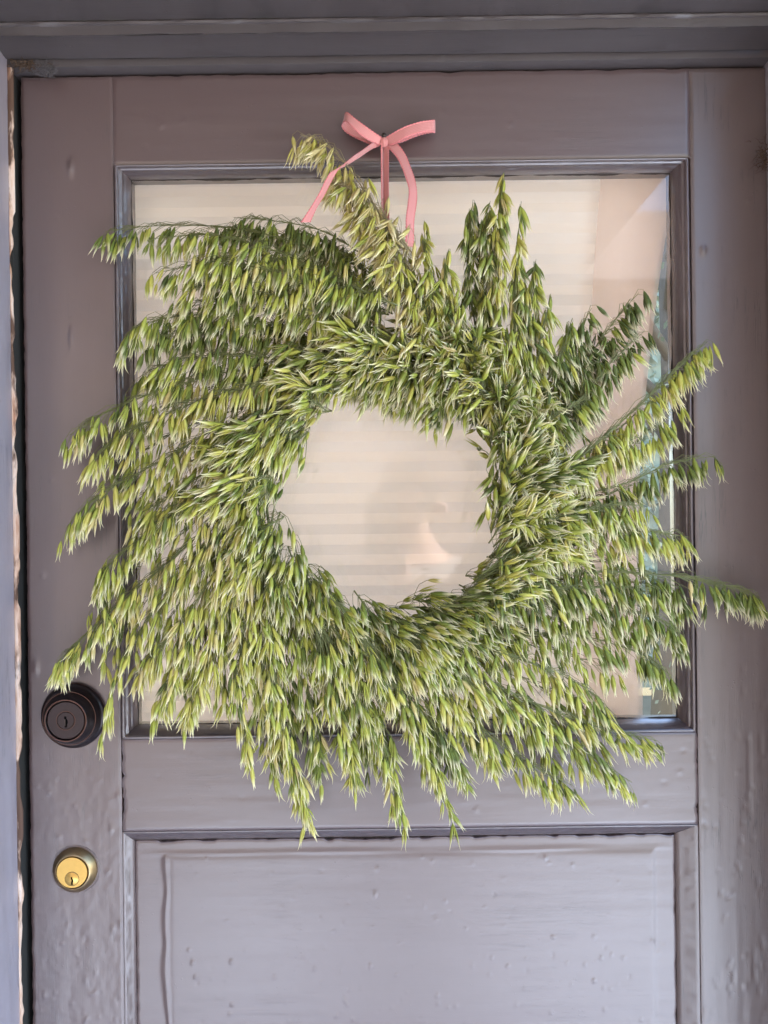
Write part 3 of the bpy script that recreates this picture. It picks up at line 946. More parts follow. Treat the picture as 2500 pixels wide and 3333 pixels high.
# ------------------------------------------------------------------ wreath
wreath = empty('wreath', W2(842, 1085, 20))
tag(wreath, 'large wreath of green oat heads hanging over the window of the door', 'wreath')
GRAV = Vector((0, 0, -1))
SPR = [  # stem points on the half-size grid with mm in front of the door, spikelets, spread, tone, droop
    ([(880, 540, 72), (800, 430, 62), (745, 352, 48), (695, 308, 40), (648, 290, 36)], 36, 24, .92, .75),
    ([(900, 560, 78), (830, 470, 68), (765, 415, 56), (715, 392, 50)], 34, 30, .92, .7),
    ([(880, 600, 75), (820, 510, 70), (775, 450, 60)], 30, 34, .90, .6),
    ([(780, 600, 45), (620, 520, 40), (480, 490, 32), (330, 488, 24), (228, 500, 18)], 40, 14, .30, .95),
    ([(800, 560, 42), (700, 500, 38), (600, 478, 32), (505, 470, 28)], 34, 18, .15, .95),
    ([(860, 640, 46), (760, 560, 42), (690, 515, 38), (650, 500, 34)], 40, 26, .30, .9),
    ([(860, 660, 80), (740, 610, 74), (640, 570, 66), (560, 550, 56)], 54, 28, .50, .9),
    ([(840, 680, 60), (700, 640, 56), (560, 600, 48), (440, 590, 40)], 56, 30, .34, .9),
    ([(720, 820, 70), (560, 770, 62), (420, 770, 52), (320, 800, 42)], 54, 26, .44, .95),
    ([(800, 640, 70), (640, 560, 64), (480, 510, 54), (330, 515, 40)], 62, 26, .48, .95),
    ([(780, 660, 76), (640, 600, 70), (480, 565, 60), (335, 590, 45)], 56, 28, .52, .95),
    ([(760, 700, 72), (600, 640, 66), (470, 615, 56), (390, 625, 46)], 50, 30, .52, .9),
    ([(760, 770, 58), (560, 690, 52), (420, 680, 42), (310, 700, 34), (266, 735, 30)], 55, 22, .36, .95),
    ([(740, 770, 54), (560, 720, 48), (400, 715, 38), (320, 745, 34)], 48, 24, .34, .95),
    ([(700, 800, 64), (520, 800, 58), (360, 838, 48), (220, 895, 38), (150, 940, 30)], 66, 22, .46, .95),
    ([(690, 820, 76), (520, 840, 70), (380, 885, 58), (250, 950, 45), (190, 1000, 35)], 66, 26, .58, .9),
    ([(640, 870, 78), (480, 920, 70), (340, 1000, 55), (220, 1065, 42), (142, 1140, 32)], 66, 22, .52, .95),
    ([(640, 900, 86), (500, 980, 76), (380, 1065, 62), (300, 1110, 52)], 60, 28, .56, .85),
    ([(600, 960, 82), (470, 1045, 72), (330, 1140, 58), (235, 1220, 46), (208, 1255, 40)], 62, 26, .52, .9),
    ([(590, 1000, 80), (470, 1120, 72), (350, 1225, 55), (240, 1320, 42), (155, 1400, 32), (124, 1430, 30)], 74, 22, .58, .9),
    ([(570, 1050, 80), (450, 1180, 70), (340, 1310, 55), (265, 1430, 42), (220, 1570, 32)], 60, 20, .58, .8),
    ([(570, 1080, 86), (470, 1230, 75), (380, 1360, 60), (295, 1450, 48)], 60, 26, .64, .8),
    ([(560, 1130, 80), (470, 1290, 70), (390, 1420, 55), (340, 1520, 45)], 56, 24, .58, .8),
    ([(555, 1150, 86), (490, 1320, 75), (440, 1440, 60), (400, 1540, 48)], 58, 24, .60, .7),
    ([(560, 1180, 80), (530, 1340, 72), (515, 1480, 60), (538, 1620, 50)], 54, 24, .56, .7),
    ([(570, 1230, 80), (590, 1400, 72), (600, 1540, 62), (640, 1670, 50), (660, 1755, 44)], 72, 24, .56, .6),
    ([(580, 1240, 70), (560, 1420, 60), (580, 1550, 50), (592, 1660, 45)], 46, 22, .48, .6),
    ([(640, 1310, 66), (660, 1450, 58), (680, 1570, 50), (692, 1660, 44)], 48, 22, .32, .6),
    ([(690, 1340, 80), (760, 1480, 72), (830, 1610, 60), (868, 1750, 46)], 72, 22, .42, .6),
    ([(680, 1350, 82), (720, 1480, 70), (750, 1590, 58), (765, 1670, 48)], 54, 24, .52, .6),
    ([(760, 1350, 86), (850, 1480, 76), (920, 1610, 62), (972, 1735, 48)], 66, 22, .56, .6),
    ([(780, 1360, 80), (880, 1500, 70), (960, 1590, 58), (1005, 1670, 48)], 54, 24, .44, .6),
    ([(820, 1370, 84), (940, 1480, 74), (1060, 1590, 60), (1170, 1665, 48), (1235, 1695, 42)], 66, 22, .66, .6),
    ([(840, 1360, 90), (980, 1450, 80), (1130, 1540, 66), (1260, 1620, 52), (1365, 1690, 42)], 78, 26, .56, .6),
    ([(840, 1350, 84), (1000, 1440, 78), (1180, 1530, 62), (1320, 1578, 50), (1420, 1600, 38)], 62, 20, .60, .6),
    ([(860, 1340, 82), (1010, 1390, 76), (1170, 1440, 66), (1270, 1490, 55), (1330, 1545, 48)], 62, 26, .56, .7),
    ([(900, 1330, 74), (1080, 1365, 68), (1250, 1372, 55), (1390, 1415, 42), (1450, 1460, 36)], 60, 18, .46, .8),
    ([(950, 1310, 80), (1120, 1305, 74), (1290, 1310, 62), (1420, 1335, 50), (1478, 1375, 40)], 68, 24, .36, .9),
    ([(980, 1300, 76), (1160, 1250, 70), (1330, 1235, 60), (1500, 1250, 45), (1600, 1272, 36), (1640, 1290, 32)], 78, 16, .32, .95),
    ([(1000, 1290, 86), (1160, 1272, 78), (1300, 1270, 68), (1420, 1270, 56)], 58, 26, .36, .9),
    ([(1020, 1260, 82), (1170, 1180, 76), (1310, 1145, 66), (1420, 1150, 56), (1488, 1160, 46)], 66, 24, .56, .9),
    ([(1040, 1240, 88), (1180, 1140, 80), (1290, 1095, 72), (1390, 1090, 62)], 52, 26, .50, .9),
    ([(1060, 1200, 66), (1200, 1090, 58), (1350, 1045, 46), (1450, 1000, 36), (1548, 985, 26)], 52, 16, .30, .95),
    ([(1080, 1160, 82), (1200, 1035, 76), (1310, 940, 66), (1410, 850, 52), (1480, 780, 42), (1528, 738, 36)], 84, 18, .66, .9),
    ([(1085, 1150, 86), (1190, 1040, 78), (1300, 985, 68), (1380, 940, 60)], 56, 24, .64, .9),
    ([(1100, 1080, 56), (1180, 930, 50), (1260, 790, 42), (1330, 690, 34), (1380, 632, 30)], 66, 28, .12, .75),
    ([(1110, 1040, 56), (1180, 880, 48), (1230, 760, 42), (1278, 665, 38)], 48, 26, .16, .75),
    ([(1110, 1060, 64), (1210, 925, 60), (1300, 805, 50), (1392, 715, 40)], 60, 26, .22, .8),
    ([(1100, 1000, 66), (1170, 850, 60), (1215, 760, 52), (1235, 690, 42)], 56, 28, .28, .8),
    ([(1090, 1000, 80), (1160, 930, 76), (1230, 880, 66), (1290, 850, 56)], 50, 28, .32, .8),
    ([(1040, 940, 66), (1050, 780, 60), (1045, 620, 52), (1050, 480, 46), (1058, 440, 42)], 60, 22, .40, .85),
    ([(1060, 960, 70), (1080, 800, 66), (1078, 640, 58), (1080, 470, 48), (1087, 372, 42)], 76, 18, .64, .9),
    ([(1030, 900, 56), (1030, 740, 50), (1012, 600, 44), (1015, 490, 40), (1022, 440, 38)], 54, 18, .26, .85),
    ([(1090, 950, 74), (1110, 780, 66), (1112, 620, 54), (1126, 435, 44)], 58, 17, .60, .9),
    ([(1090, 950, 72), (1130, 800, 66), (1145, 650, 54), (1158, 560, 46)], 46, 20, .48, .9),
    ([(1100, 960, 72), (1150, 820, 64), (1170, 720, 54), (1190, 640, 44)], 34, 22, .55, .85),
    ([(980, 760, 76), (900, 650, 72), (850, 560, 66), (830, 490, 60)], 58, 30, .74, .8),
    ([(1000, 780, 82), (950, 680, 76), (920, 580, 68), (918, 490, 54)], 52, 30, .68, .85),
    ([(1010, 800, 82), (980, 700, 76), (960, 630, 70), (966, 545, 60)], 46, 28, .62, .85),
    ([(1030, 850, 86), (930, 770, 86), (800, 715, 80), (680, 680, 72)], 66, 34, .52, .75),
    ([(1000, 880, 70), (900, 820, 75), (760, 765, 70), (640, 750, 62)], 66, 32, .42, .8),
    ([(960, 880, 62), (850, 830, 66), (720, 815, 62), (640, 840, 55)], 62, 26, .46, .8),
    ([(1040, 890, 66), (960, 850, 70), (870, 815, 70), (780, 800, 66)], 52, 28, .42, .8),
    ([(1075, 1120, 76), (1090, 1000, 80), (1120, 880, 76), (1150, 800, 66)], 62, 28, .42, .7),
]


def catmull(pts, n):
    pts = [Vector(p) for p in pts]
    P = [pts[0] * 2 - pts[1]] + pts + [pts[-1] * 2 - pts[-2]]
    out = []
    segs = len(pts) - 1
    for i in range(n + 1):
        s = i / n * segs
        k = min(int(s), segs - 1)
        t_ = s - k
        p0, p1, p2, p3 = P[k:k + 4]
        out.append(0.5 * ((2 * p1) + (p2 - p0) * t_ + (2 * p0 - 5 * p1 + 4 * p2 - p3) * t_ * t_ + (3 * p1 - p0 - 3 * p2 + p3) * t_ ** 3))
    return out


sprigs = []
for pts, n, spr, tone, droop in SPR:
    sprigs.append(dict(curve=catmull([W2(*p) for p in pts], 40), n=int(n * 1.85), spr=spr * 0.86 * 0.000478, tone=tone - 0.02 + (0.10 if pts[-1][0] < 900 and pts[-1][1] > 880 else 0) - (0.05 if pts[-1][0] > 1000 else 0), droop=droop, fill=False))
# fuller heads tucked behind and between neighbouring ones
base_spr = list(SPR)
for (pa, na, sa, ta, da), (pb_, nb2, sb2, tb, db) in zip(base_spr[:-1], base_spr[1:]):
    ga, gb = pa[-1], pb_[-1]
    if math.hypot(ga[0] - gb[0], ga[1] - gb[1]) > 300 or len(pa) < 3: continue
    qa = catmull([W2(*p) for p in pa], 40)[:32]
    qb = catmull([W2(*p) for p in pb_], 40)[:32]
    mid = [p.lerp(q, random.uniform(.42, .58)) + Vector((0, 0.012, 0)) for p, q in zip(qa, qb)]
    sprigs.append(dict(curve=mid, n=52, spr=(sa + sb2) * .5 * 0.00046, tone=(ta + tb) / 2 - .04, droop=(da + db) / 2, fill=False))
# shorter heads bound round the ring, overlapping one way
NR = 172
for i in range(NR):
    ph = 2 * math.pi * (i + random.uniform(-.4, .4)) / NR
    r0 = random.uniform(230, 325) - 26 * max(0, -math.sin(ph)) - 12 * max(0, -math.cos(ph))
    c = Vector((842 + r0 * math.cos(ph) * 1.02, 1085 - r0 * math.sin(ph)))      # grid y runs down
    tang = Vector((-math.sin(ph), -math.cos(ph)))                                 # anticlockwise as seen
    rad = Vector((math.cos(ph), -math.sin(ph)))
    an = R(random.uniform(0, 75))
    L = random.uniform(85, 145)
    d1 = tang * math.cos(an) + rad * math.sin(an)
    d2 = (d1 + rad * 0.35).normalized()
    o0 = random.uniform(30, 84)
    a = c; b_ = c + d1 * L * .5; e = b_ + d2 * L * .5
    sprigs.append(dict(curve=catmull([W2(a.x, a.y, o0), W2(b_.x, b_.y, o0 + 8), W2(e.x, e.y, o0 - 2)], 14), n=27, spr=26 * 0.000478, sin=math.sin(ph),
                       tone=random.choice([.3, .45, .5, .55, .6]), droop=0.45, fill=True))

SPK = []      # (sprig index, position, direction, roll, scale, variant, tone)
for si, s in enumerate(sprigs):
    cv = s['curve']; nc = len(cv) - 1
    g = Geo()
    g.tube(cv[::2] if nc > 20 else cv, 0.00085 if not s['fill'] else 0.0008, 5, 0.00028)
    for k in range(s['n']):
        if s['fill']:
            u = random.uniform(0.15, 1.0)
        else:
            u = (0.08 + 0.84 * random.random() ** 1.15) if k > 4 else (1.0, 0.975, 0.945, 0.91, 0.87)[k]
        fi = u * nc
        i0 = min(int(fi), nc - 1)
        p = cv[i0].lerp(cv[i0 + 1], fi - i0)
        tan = (cv[min(i0 + 1, nc)] - cv[max(i0 - 1, 0)]).normalized()
        rv = Vector((random.gauss(0, 1), random.gauss(0, 1) * 0.75, random.gauss(0, 1)))
        perp = rv - tan * rv.dot(tan)
        sp_ = s['spr'] * (1.10 - 0.92 * u ** 1.8)
        dr_ = s['droop']
        b_ = p + perp * sp_ * 0.62 + tan * random.uniform(0.0, 0.010)
        if not s['fill']:
            b_ += GRAV * random.uniform(0.001, 0.011)
        if b_.y > -0.008: b_.y = -0.008 - random.random() * 0.004
        if s['fill']:
            gv = 0.75 if s['sin'] > 0.25 else (0.3 if s['sin'] > -0.6 else 0.05)
            d = tan * random.uniform(.5, .95) + GRAV * random.uniform(.4, 1.1) * gv + perp.normalized() * random.uniform(0, .5) + Vector((0, random.uniform(-.5, .12), 0))
        else:
            d = GRAV * dr_ + tan * random.uniform(0.15, 0.55) * (1.25 - 0.6 * dr_) + Vector((random.gauss(0, .17), random.gauss(0, .15) - 0.05, random.gauss(0, .08)))
            d += perp.normalized() * random.uniform(0, .22)
        d.normalize()
        if b_.y + d.y * 0.025 > -0.004: d.y = min(d.y, 0); d.normalize()
        # pedicel
        if True:
            q = cv[max(0, i0 - int(2 + random.random() * nc * 0.08))]
            mid = q.lerp(b_, 0.6) - d * 0.0035 + Vector((0, -0.001, 0.002))
            g.tube([q, mid, b_ - d * 0.0012, b_ + d * 0.001], 0.00032, 3, 0.00024, False)
        SPK.append((si, b_, d, random.uniform(0, 6.283), random.uniform(0.68, 1.0), random.randrange(NV), min(1, max(0, s['tone'] + random.gauss(0, .15) + (0.4 if random.random() < .04 else 0) - (0.3 if random.random() < .06 else 0)))))
    root = cv[0]
    o = bpy.data.objects.new('oat_sprig', None) if False else None
    me = bpy.data.meshes.new('oat_sprig')
    me.from_pydata([tuple(Vector(v) - root) for v in g.v], [], g.f)
    me.polygons.foreach_set('use_smooth', [True] * len(me.polygons))
    me.materials.append(M['stem_dry'] if s['tone'] > .8 else M['stem'])
    o = bpy.data.objects.new('oat_sprig', me)
    COL.objects.link(o)
    o.parent = wreath
    o.location = root - wreath.location
    s['obj'] = o; s['root'] = root

# bound core of the ring
g = Geo()
for j in range(46):
    a0 = random.uniform(0, 6.283); ln = random.uniform(1.2, 2.2)
    rr = random.uniform(268, 325); oo = random.uniform(24, 56)
    pts = []
    for i in range(15):
        a = a0 + ln * i / 14
        r_ = rr + 10 * math.sin(i * .7 + j)
        pts.append(W2(842 + r_ * math.cos(a) * 1.02, 1085 - r_ * math.sin(a), oo + 5 * math.sin(i * .5 + j)))
    g.tube(pts, 0.0014, 5)
g.obj('stem_ring', M['stem'], wreath)

# the 300 that show largest are objects of their own under their sprig, the rest one mass
order = sorted(range(len(SPK)), key=lambda i: SPK[i][1].y + (0.006 if sprigs[SPK[i][0]]['fill'] else 0))
picked, cells = set(), {}
outer = [i for i in range(len(SPK)) if (SPK[i][1] - wreath.location).length > 0.235 and not sprigs[SPK[i][0]]['fill']]
random.Random(3).shuffle(outer)


def try_pick(i, lim, gap):
    p = SPK[i][1] + SPK[i][2] * 0.012
    k = D / (D + p.y)
    x, z = p.x * k, (p.z - ZC) * k
    c = (int(x / gap), int(z / gap))
    for a in (-1, 0, 1):
        for b_ in (-1, 0, 1):
            for (xx, zz) in cells.get((c[0] + a, c[1] + b_), ()):
                if math.hypot((xx - x), (zz - z) * 0.7) < gap: return
    cells.setdefault(c, []).append((x, z))
    picked.add(i)


for i in order:
    if len(picked) >= 215: break
    try_pick(i, 215, 0.019)
for i in outer:
    if len(picked) >= 300: break
    try_pick(i, 300, 0.014)


def orient(d, roll):
    q = d.to_track_quat('Z', 'Y')
    return q @ Quaternion((0, 0, 1), roll)


bigV, bigF, bigA, off = [], [], [], 0
for i, (si, p, d, roll, sc_, v, tone) in enumerate(SPK):
    q = orient(d, roll)
    if i in picked:
        ti = min(range(len(TONES)), key=lambda k: abs(TONES[k] - tone))
        o = bpy.data.objects.new('spikelet', var_mesh(v, ti))
        COL.objects.link(o)
        o.parent = sprigs[si]['obj']
        o.location = p - sprigs[si]['root']
        o.rotation_mode = 'QUATERNION'
        o.rotation_quaternion = q
        o.scale = (sc_,) * 3
    else:
        V, F, A = VAR[v]
        Mx = np.array(q.to_matrix()) * sc_
        bigV.append(V @ Mx.T + np.array(p))
        A2 = A.copy(); A2[:, 1] += tone
        bigA.append(A2)
        bigF.append(np.array(F) + off)
        off += len(V)
bo = mesh_obj('spikelets', np.vstack(bigV), np.vstack(bigF).tolist(), M['oat'], wreath, True, np.vstack(bigA))
tag(bo, kind='stuff')

# ------------------------------------------------------------------ ribbon bow on the nail
bow = empty('ribbon_bow', W(1250, 462, -0.014))
tag(bow, 'coral pink ribbon bow with picot edges tied on the nail above the wreath', 'ribbon')


def ribbon(name, ctrl, wdirs, width, parent, n=260):
    """ctrl: centre-line points; wdirs: across-direction at each; scalloped edge, real thickness"""
    cl = catmull(ctrl, n)
    wl = catmull(wdirs, n)
    rows = 7
    vs, at_, fs = [], [], []
    acc = 0
    for i, (c, w_) in enumerate(zip(cl, wl)):
        if i: acc += (c - cl[i - 1]).length
        w_ = Vector(w_); wn = w_.length; w_.normalize()
        hw = width * 0.5 * wn
        sc = 0.0008 * abs(math.sin(acc / 0.0033 * math.pi))
        tan = (cl[min(i + 1, n)] - cl[max(i - 1, 0)]).normalized()
        nrm = tan.cross(w_).normalized()
        for j in range(rows):
            s = -1 + 2 * j / (rows - 1)
            off_ = s * hw + (sc * (1 if s > 0 else -1) if abs(s) > .99 else 0)
            cup = nrm * (0.00025 * (1 - s * s))
            vs.append(c + w_ * off_ + cup); at_.append((acc, (s + 1) / 2, 1.0 if abs(s) > .8 else 0.0, 1))
    nf = len(vs)
    for i, (c, w_) in enumerate(zip(cl, wl)):
        w_ = Vector(w_).normalized()
        tan = (cl[min(i + 1, n)] - cl[max(i - 1, 0)]).normalized()
        nrm = tan.cross(w_).normalized() * 0.0006
        for j in range(rows):
            vs.append(Vector(vs[i * rows + j]) - nrm); at_.append(at_[i * rows + j])
    for i in range(n):
        for j in range(rows - 1):
            a = i * rows + j
            fs.append((a, a + 1, a + rows + 1, a + rows))
            fs.append((nf + a, nf + a + rows, nf + a + rows + 1, nf + a + 1))
        for j in (0, rows - 1):
            a = i * rows + j
            fs.append((a, a + rows, nf + a + rows, nf + a))
    for i in (0, n):
        for j in range(rows - 1):
            a = i * rows + j
            fs.append((a, a + 1, nf + a + 1, nf + a))
    return mesh_obj(name, vs, fs, M['ribbon'], parent, True, at_)


def zp(x, y, out):      # zoom window 950..1450 x 350..850 shown at 1659
    return W(950 + x * 500 / 1659.0, 350 + y * 500 / 1659.0, -out / 1000.0)


V3 = Vector
RW = 0.0105
# left loop: out along the front, folds at the end, back behind
ribbon('loop', [zp(975, 375, 16), zp(880, 325, 22), zp(760, 245, 27), zp(650, 150, 26), zp(585, 105, 20), zp(560, 150, 12), zp(620, 225, 8), zp(760, 300, 9), zp(880, 360, 11), zp(960, 385, 13)],
       [V3((.35, 0, .55)), V3((.45, .15, .75)), V3((.5, .3, .85)), V3((.45, .4, .7)), V3((.25, .2, .95)), V3((.30, 0, .95)), V3((.45, -.2, .75)), V3((.45, -.2, .75)), V3((.4, 0, .6)), V3((.35, 0, .5))], RW, bow, 260)
ribbon('loop', [zp(1010, 375, 16), zp(1080, 345, 22), zp(1220, 270, 28), zp(1380, 215, 28), zp(1500, 200, 24), zp(1548, 205, 16), zp(1500, 215, 9), zp(1350, 250, 7), zp(1180, 320, 9), zp(1030, 385, 12)],
       [V3((-.25, 0, .55)), V3((-.3, .1, .9)), V3((-.25, .2, 1.0)), V3((-.12, .2, 1.05)), V3((-.02, .1, 1.1)), V3((0, 0, 1.15)), V3((-.05, 0, 1.0)), V3((-.2, 0, .95)), V3((-.3, 0, .85)), V3((-.25, 0, .5))], RW, bow, 260)
# tails
ribbon('tail', [zp(960, 385, 14), zp(870, 410, 20), zp(740, 500, 34), zp(600, 590, 48), zp(470, 680, 58), zp(400, 790, 62), zp(330, 930, 64), zp(240, 1080, 64), zp(150, 1240, 64)],
       [V3((.3, 0, .5)), V3((.5, 0, .8)), V3((.55, .1, .85)), V3((.55, .15, .75)), V3((.5, .5, .3)), V3((.35, .8, .05)), V3((.42, .7, .15)), V3((.42, .7, .18)), V3((.75, .6, .2))], RW, bow, 260)
ribbon('tail', [zp(1035, 390, 15), zp(1100, 420, 20), zp(1180, 520, 26), zp(1235, 640, 32), zp(1285, 780, 40), zp(1310, 910, 46), zp(1300, 1050, 52), zp(1280, 1200, 58), zp(1275, 1400, 62), zp(1270, 1500, 62)],
       [V3((.4, 0, .35)), V3((.65, .1, .55)), V3((.75, .3, .4)), V3((.75, .45, .25)), V3((.75, .4, .2)), V3((.7, .5, 0)), V3((.75, .5, .05)), V3((.7, .6, 0)), V3((.7, .6, 0)), V3((.7, .5, 0))], RW, bow, 260)
# doubled strand that carries the wreath
ribbon('hanging_strand', [zp(1018, 385, 15), zp(1018, 480, 17), zp(1016, 700, 26), zp(1015, 900, 38), zp(1018, 1060, 46), zp(1022, 1280, 52), zp(1030, 1500, 52)],
       [V3((.55, -.5, 0)), V3((.55, -.6, 0)), V3((.55, -.6, 0)), V3((.55, -.6, 0)), V3((.55, -.6, 0)), V3((.55, -.6, 0)), V3((.5, -.6, 0))], RW * .78, bow, 260)
ribbon('hanging_strand', [zp(982, 390, 15), zp(980, 480, 16), zp(982, 700, 25), zp(983, 900, 37), zp(985, 1060, 45), zp(985, 1280, 52), zp(1000, 1500, 52)],
       [V3((.3, .8, 0))] * 7, RW * .7, bow, 260)
kp = zp(1000, 375, 17)
vs, fs, at_ = [], [], []
for i in range(9):
    for j in range(14):
        a = math.pi * i / 8; b_ = 2 * math.pi * j / 14
        vs.append((kp.x + 0.0042 * math.sin(a) * math.cos(b_) * (1 + .12 * math.sin(3 * b_ + i)), kp.y + 0.0038 * math.sin(a) * math.sin(b_), kp.z + 0.0050 * math.cos(a)))
        at_.append((i * .003, j / 14.0, 0, 1))
for i in range(8):
    for j in range(14):
        fs.append((i * 14 + j, i * 14 + (j + 1) % 14, (i + 1) * 14 + (j + 1) % 14, (i + 1) * 14 + j))
mesh_obj('knot', vs, fs, M['ribbon'], bow, True, at_)

# ------------------------------------------------------------------ cobweb fluff in the corner, straw tuft at the right edge
def fluff(name, centre, rx, rz, n, L, mat, r=0.00028, seed=1, yc=-0.016):
    rd = random.Random(seed)
    g = Geo()
    for k in range(n):
        p = Vector((centre.x + rd.gauss(0, rx), yc + rd.gauss(0, 0.003), centre.z + rd.gauss(0, rz)))
        d = Vector((rd.gauss(0, 1), rd.gauss(0, .5), rd.gauss(0, 1))).normalized()
        pts = [p]
        for i in range(4):
            d = (d + Vector((rd.gauss(0, .6), rd.gauss(0, .4), rd.gauss(0, .6)))).normalized()
            p = p + d * L / 4
            pts.append(p)
        g.tube(pts, r, 4, r * .5)
    return g


web = empty('cobweb', W(110, 215, -0.016))
tag(web, 'dusty grey cobweb clump with dead bits in the top corner over the lock side', 'cobweb')
g = fluff('x', W(150, 228, -0.018), 0.0050, 0.0036, 220, 0.0065, None, 0.00020, 2, -0.019)
g.obj('dust_clump', M['dust'], web)
g = fluff('x', W(75, 212, -0.016), 0.010, 0.0018, 90, 0.007, None, 0.0004, 4, -0.016)
g.obj('dead_leaf_bits', M['dryleaf'], web)
tuft = empty('straw_tuft', W(2490, 500, -0.018))
tag(tuft, 'small brown tuft of dry straw caught at the right hand door edge', 'straw')
g = fluff('x', W(2494, 500, -0.018), 0.0030, 0.0075, 70, 0.011, None, 0.00028, 6, -0.012)
g.obj('straw', M['dryleaf'], tuft)

# ------------------------------------------------------------------ the photographer, mirrored faintly in the glass
phone_c = Vector((-0.024 + 0.018, -D - 0.008, ZC - 0.055 + 0.026))
ph_ = empty('phone', phone_c); tag(ph_, 'dark phone held upright towards the door, mirrored in the glass', 'phone')
g = Geo(); g.box(phone_c.x - 0.034, phone_c.x + 0.034, -D - 0.012, -D - 0.004, phone_c.z - 0.068, phone_c.z + 0.068)
ob = g.obj('phone_body', simple('phone_back', (0.35, 0.34, 0.33), 0.25), ph_, False)
bv = ob.modifiers.new('soft', 'BEVEL'); bv.width = 0.003; bv.segments = 3
for dz in (-0.018, 0.016):
    g = Geo(); g.lathe(-0.024, ZC - 0.055 + dz, [(0.0085, -D - 0.004), (0.0085, -D - 0.0025), (0.0070, -D - 0.0022), (0.0001, -D - 0.0024)], 32)
    g.obj('lens', simple('lens_glass', (0.55, 0.56, 0.58), 0.12, 0.6), ph_)


def skin_obj(name, chains, mat, parent, root=0, sub=2):
    vs, es, rad = [], [], []
    idx = {}
    for ch in chains:
        prev = None
        for (p, r_) in ch:
            key = tuple(round(c, 4) for c in p)
            if key not in idx:
                idx[key] = len(vs); vs.append(p); rad.append(r_)
            i = idx[key]
            if prev is not None and prev != i: es.append((prev, i))
            prev = i
    me = bpy.data.meshes.new(name)
    me.from_pydata(vs, es, [])
    o = bpy.data.objects.new(name, me)
    COL.objects.link(o)
    me.materials.append(mat)
    m1 = o.modifiers.new('skin', 'SKIN'); m1.use_smooth_shade = True
    for v, r_ in zip(me.skin_vertices[0].data, rad):
        v.radius = (r_, r_) if not isinstance(r_, tuple) else r_
    me.skin_vertices[0].data[root].use_root = True
    m2 = o.modifiers.new('round', 'SUBSURF'); m2.levels = sub; m2.render_levels = sub
    if parent:
        o.parent = parent
        o.location = -world_loc(parent)
    return o


pcx = 0.06
HX = -0.038
per = empty('person', (pcx, -1.32, 0.0)); tag(per, 'person in a pale shirt holding up a phone with both hands, mirrored in the glass', 'person')
skin_m = simple('skin', (0.62, 0.40, 0.31), 0.5, 0, 30, 0.06)
PEL = (pcx, -1.32, 0.95); CH = (pcx, -1.32, 1.36); NK = (pcx, -1.31, 1.47); HD = (pcx, -1.29, 1.58); HT = (pcx, -1.29, 1.67)
wr = (0.075, -0.925, 1.405); wl = (-0.030, -0.935, 1.405)
arm_r = [(CH, .11), ((pcx + .17, -1.31, 1.38), .060), ((pcx + .25, -1.14, 1.16), .042), (wr, .026)]
arm_l = [(CH, .11), ((pcx - .17, -1.31, 1.38), .060), ((pcx - .25, -1.14, 1.16), .042), (wl, .026)]
pr = (0.062, -0.895, 1.470); pl_ = (-0.014, -0.900, 1.445)
hand_r = [[(wr, .026), ((0.070, -0.908, 1.44), (.030, .016)), (pr, (.032, .015))]]
for (bx, tip) in (((.050, -.890, 1.505), [(.036, -.878, 1.512), (.018, -.872, 1.508)]), ((.058, -.888, 1.492), [(.036, -.874, 1.494), (.014, -.870, 1.488)]),
                  ((.062, -.888, 1.477), [(.038, -.874, 1.476), (.018, -.870, 1.469)]), ((.064, -.890, 1.462), [(.042, -.876, 1.459), (.026, -.871, 1.452)])):
    hand_r.append([(pr, (.032, .015)), (bx, .0095), (tip[0], .0085), (tip[1], .0068)])
hand_r.append([((0.070, -0.908, 1.44), (.030, .016)), ((.052, -.902, 1.430), .011), ((.034, -.892, 1.438), .0095), ((.022, -.886, 1.450), .008)])
hand_l = [[(wl, .026), ((-0.020, -0.915, 1.425), (.028, .016)), (pl_, (.030, .016))]]
for k, (z0_, z1_) in enumerate(((1.458, 1.455), (1.444, 1.442), (1.431, 1.430), (1.419, 1.420))):
    hand_l.append([(pl_, (.030, .016)), ((-.002, -.886, z0_), .0095), ((.014, -.884, z1_), .0085), ((.016, -.898, z1_ - .002), .007)])
hand_l.append([((-0.020, -0.915, 1.425), (.028, .016)), ((-.030, -.900, 1.448), .010), ((-.020, -.890, 1.462), .009)])
body = [[(PEL, .13), ((pcx, -1.32, 1.15), .115), (CH, .13), (NK, .055), (HD, .085), (HT, .055)], arm_r, arm_l] + hand_r + hand_l
body.append([(HD, .085), ((pcx, -1.205, 1.565), .014)])
for s_ in (-1, 1):
    body.append([(PEL, .13), ((pcx + s_ * .09, -1.32, .86), .085), ((pcx + s_ * .10, -1.31, .48), .055), ((pcx + s_ * .10, -1.33, .09), .038), ((pcx + s_ * .11, -1.20, .045), .032)])
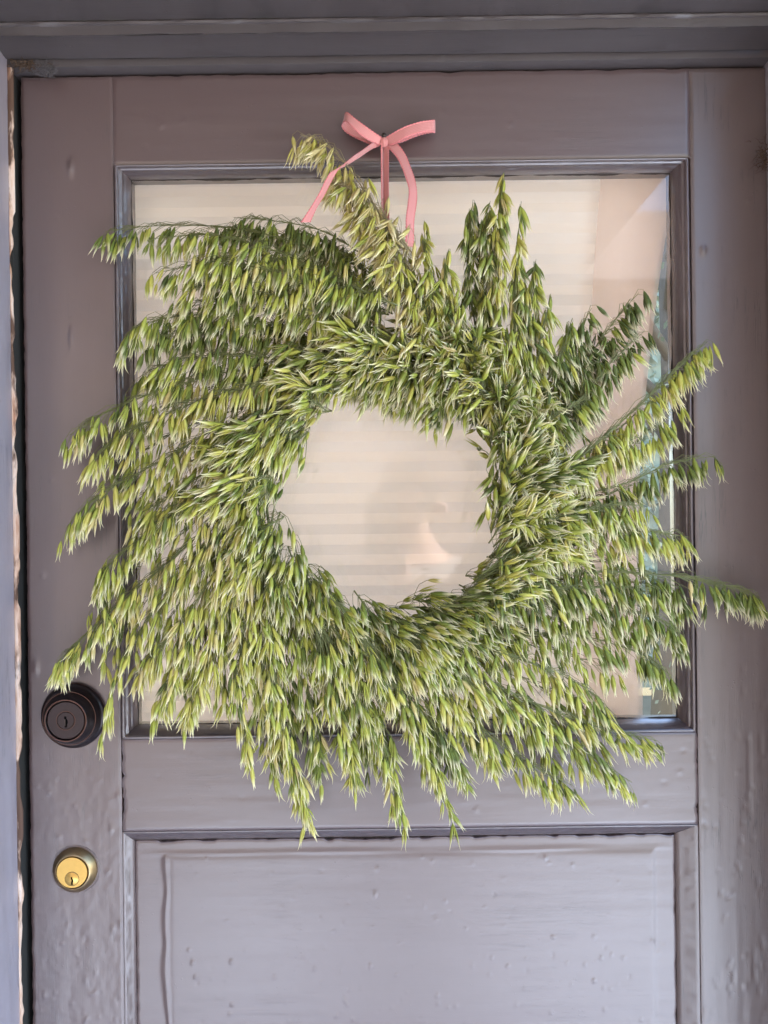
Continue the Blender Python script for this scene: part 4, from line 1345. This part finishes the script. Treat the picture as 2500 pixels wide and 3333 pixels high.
def nud(ch):
    return [((p[0] + HX, p[1], p[2]), r_) if p[1] > -1.0 else (p, r_) for p, r_ in ch]


body = [nud(c) for c in body]
skin_obj('body', body, skin_m, per)
cloth = simple('pale_shirt', (0.40, 0.37, 0.35), 0.85, 0, 20, 0.06)
skin_obj('shirt', [[((pcx, -1.32, .98), .15), ((pcx, -1.32, 1.15), .135), (CH, .145), ((pcx, -1.315, 1.44), .075)],
                   [(CH, .145), ((pcx + .175, -1.31, 1.385), .075), ((pcx + .255, -1.14, 1.155), .055), ((.098 + HX, -0.955, 1.375), .037)],
                   [(CH, .145), ((pcx - .175, -1.31, 1.385), .075), ((pcx - .255, -1.14, 1.155), .055), ((-.052 + HX, -0.965, 1.375), .037)]], cloth, per, 2)
tr2 = [[((pcx, -1.32, .99), .145), ((pcx, -1.32, .90), .145)]]
for s_ in (-1, 1):
    tr2.append([((pcx, -1.32, .90), .145), ((pcx + s_ * .095, -1.32, .80), .098), ((pcx + s_ * .10, -1.31, .48), .070), ((pcx + s_ * .10, -1.33, .12), .058)])
skin_obj('trousers', tr2, simple('pale_trousers', (0.42, 0.42, 0.44), 0.9), per)
skin_obj('hair', [[((pcx, -1.33, 1.50), .075), ((pcx, -1.325, 1.60), .095), ((pcx, -1.305, 1.675), .072), ((pcx, -1.25, 1.69), .040)]], simple('fair_hair', (0.30, 0.22, 0.14), 0.7), per)
for s_ in (-1, 1):
    g = Geo()
    for th in range(7):
        pass
    g.lathe(pcx + s_ * .032, 1.588, [(0.0001, -1.216), (.007, -1.213), (.011, -1.206), (.011, -1.20)], 16)
    g.obj('eye', simple('eye', (0.25, 0.22, 0.20), 0.2), per)
    g = Geo(); g.lathe(pcx + s_ * .086, 1.575, [(0.0001, -1.30), (.012, -1.298), (.022, -1.285), (.016, -1.275)], 16)
    g.obj('ear', skin_m, per)
g = Geo(); g.tube([(pcx - .022, -1.208, 1.533), (pcx, -1.202, 1.530), (pcx + .022, -1.208, 1.533)], .005, 8)
g.obj('mouth', simple('lips', (0.45, 0.18, 0.16), 0.5), per)
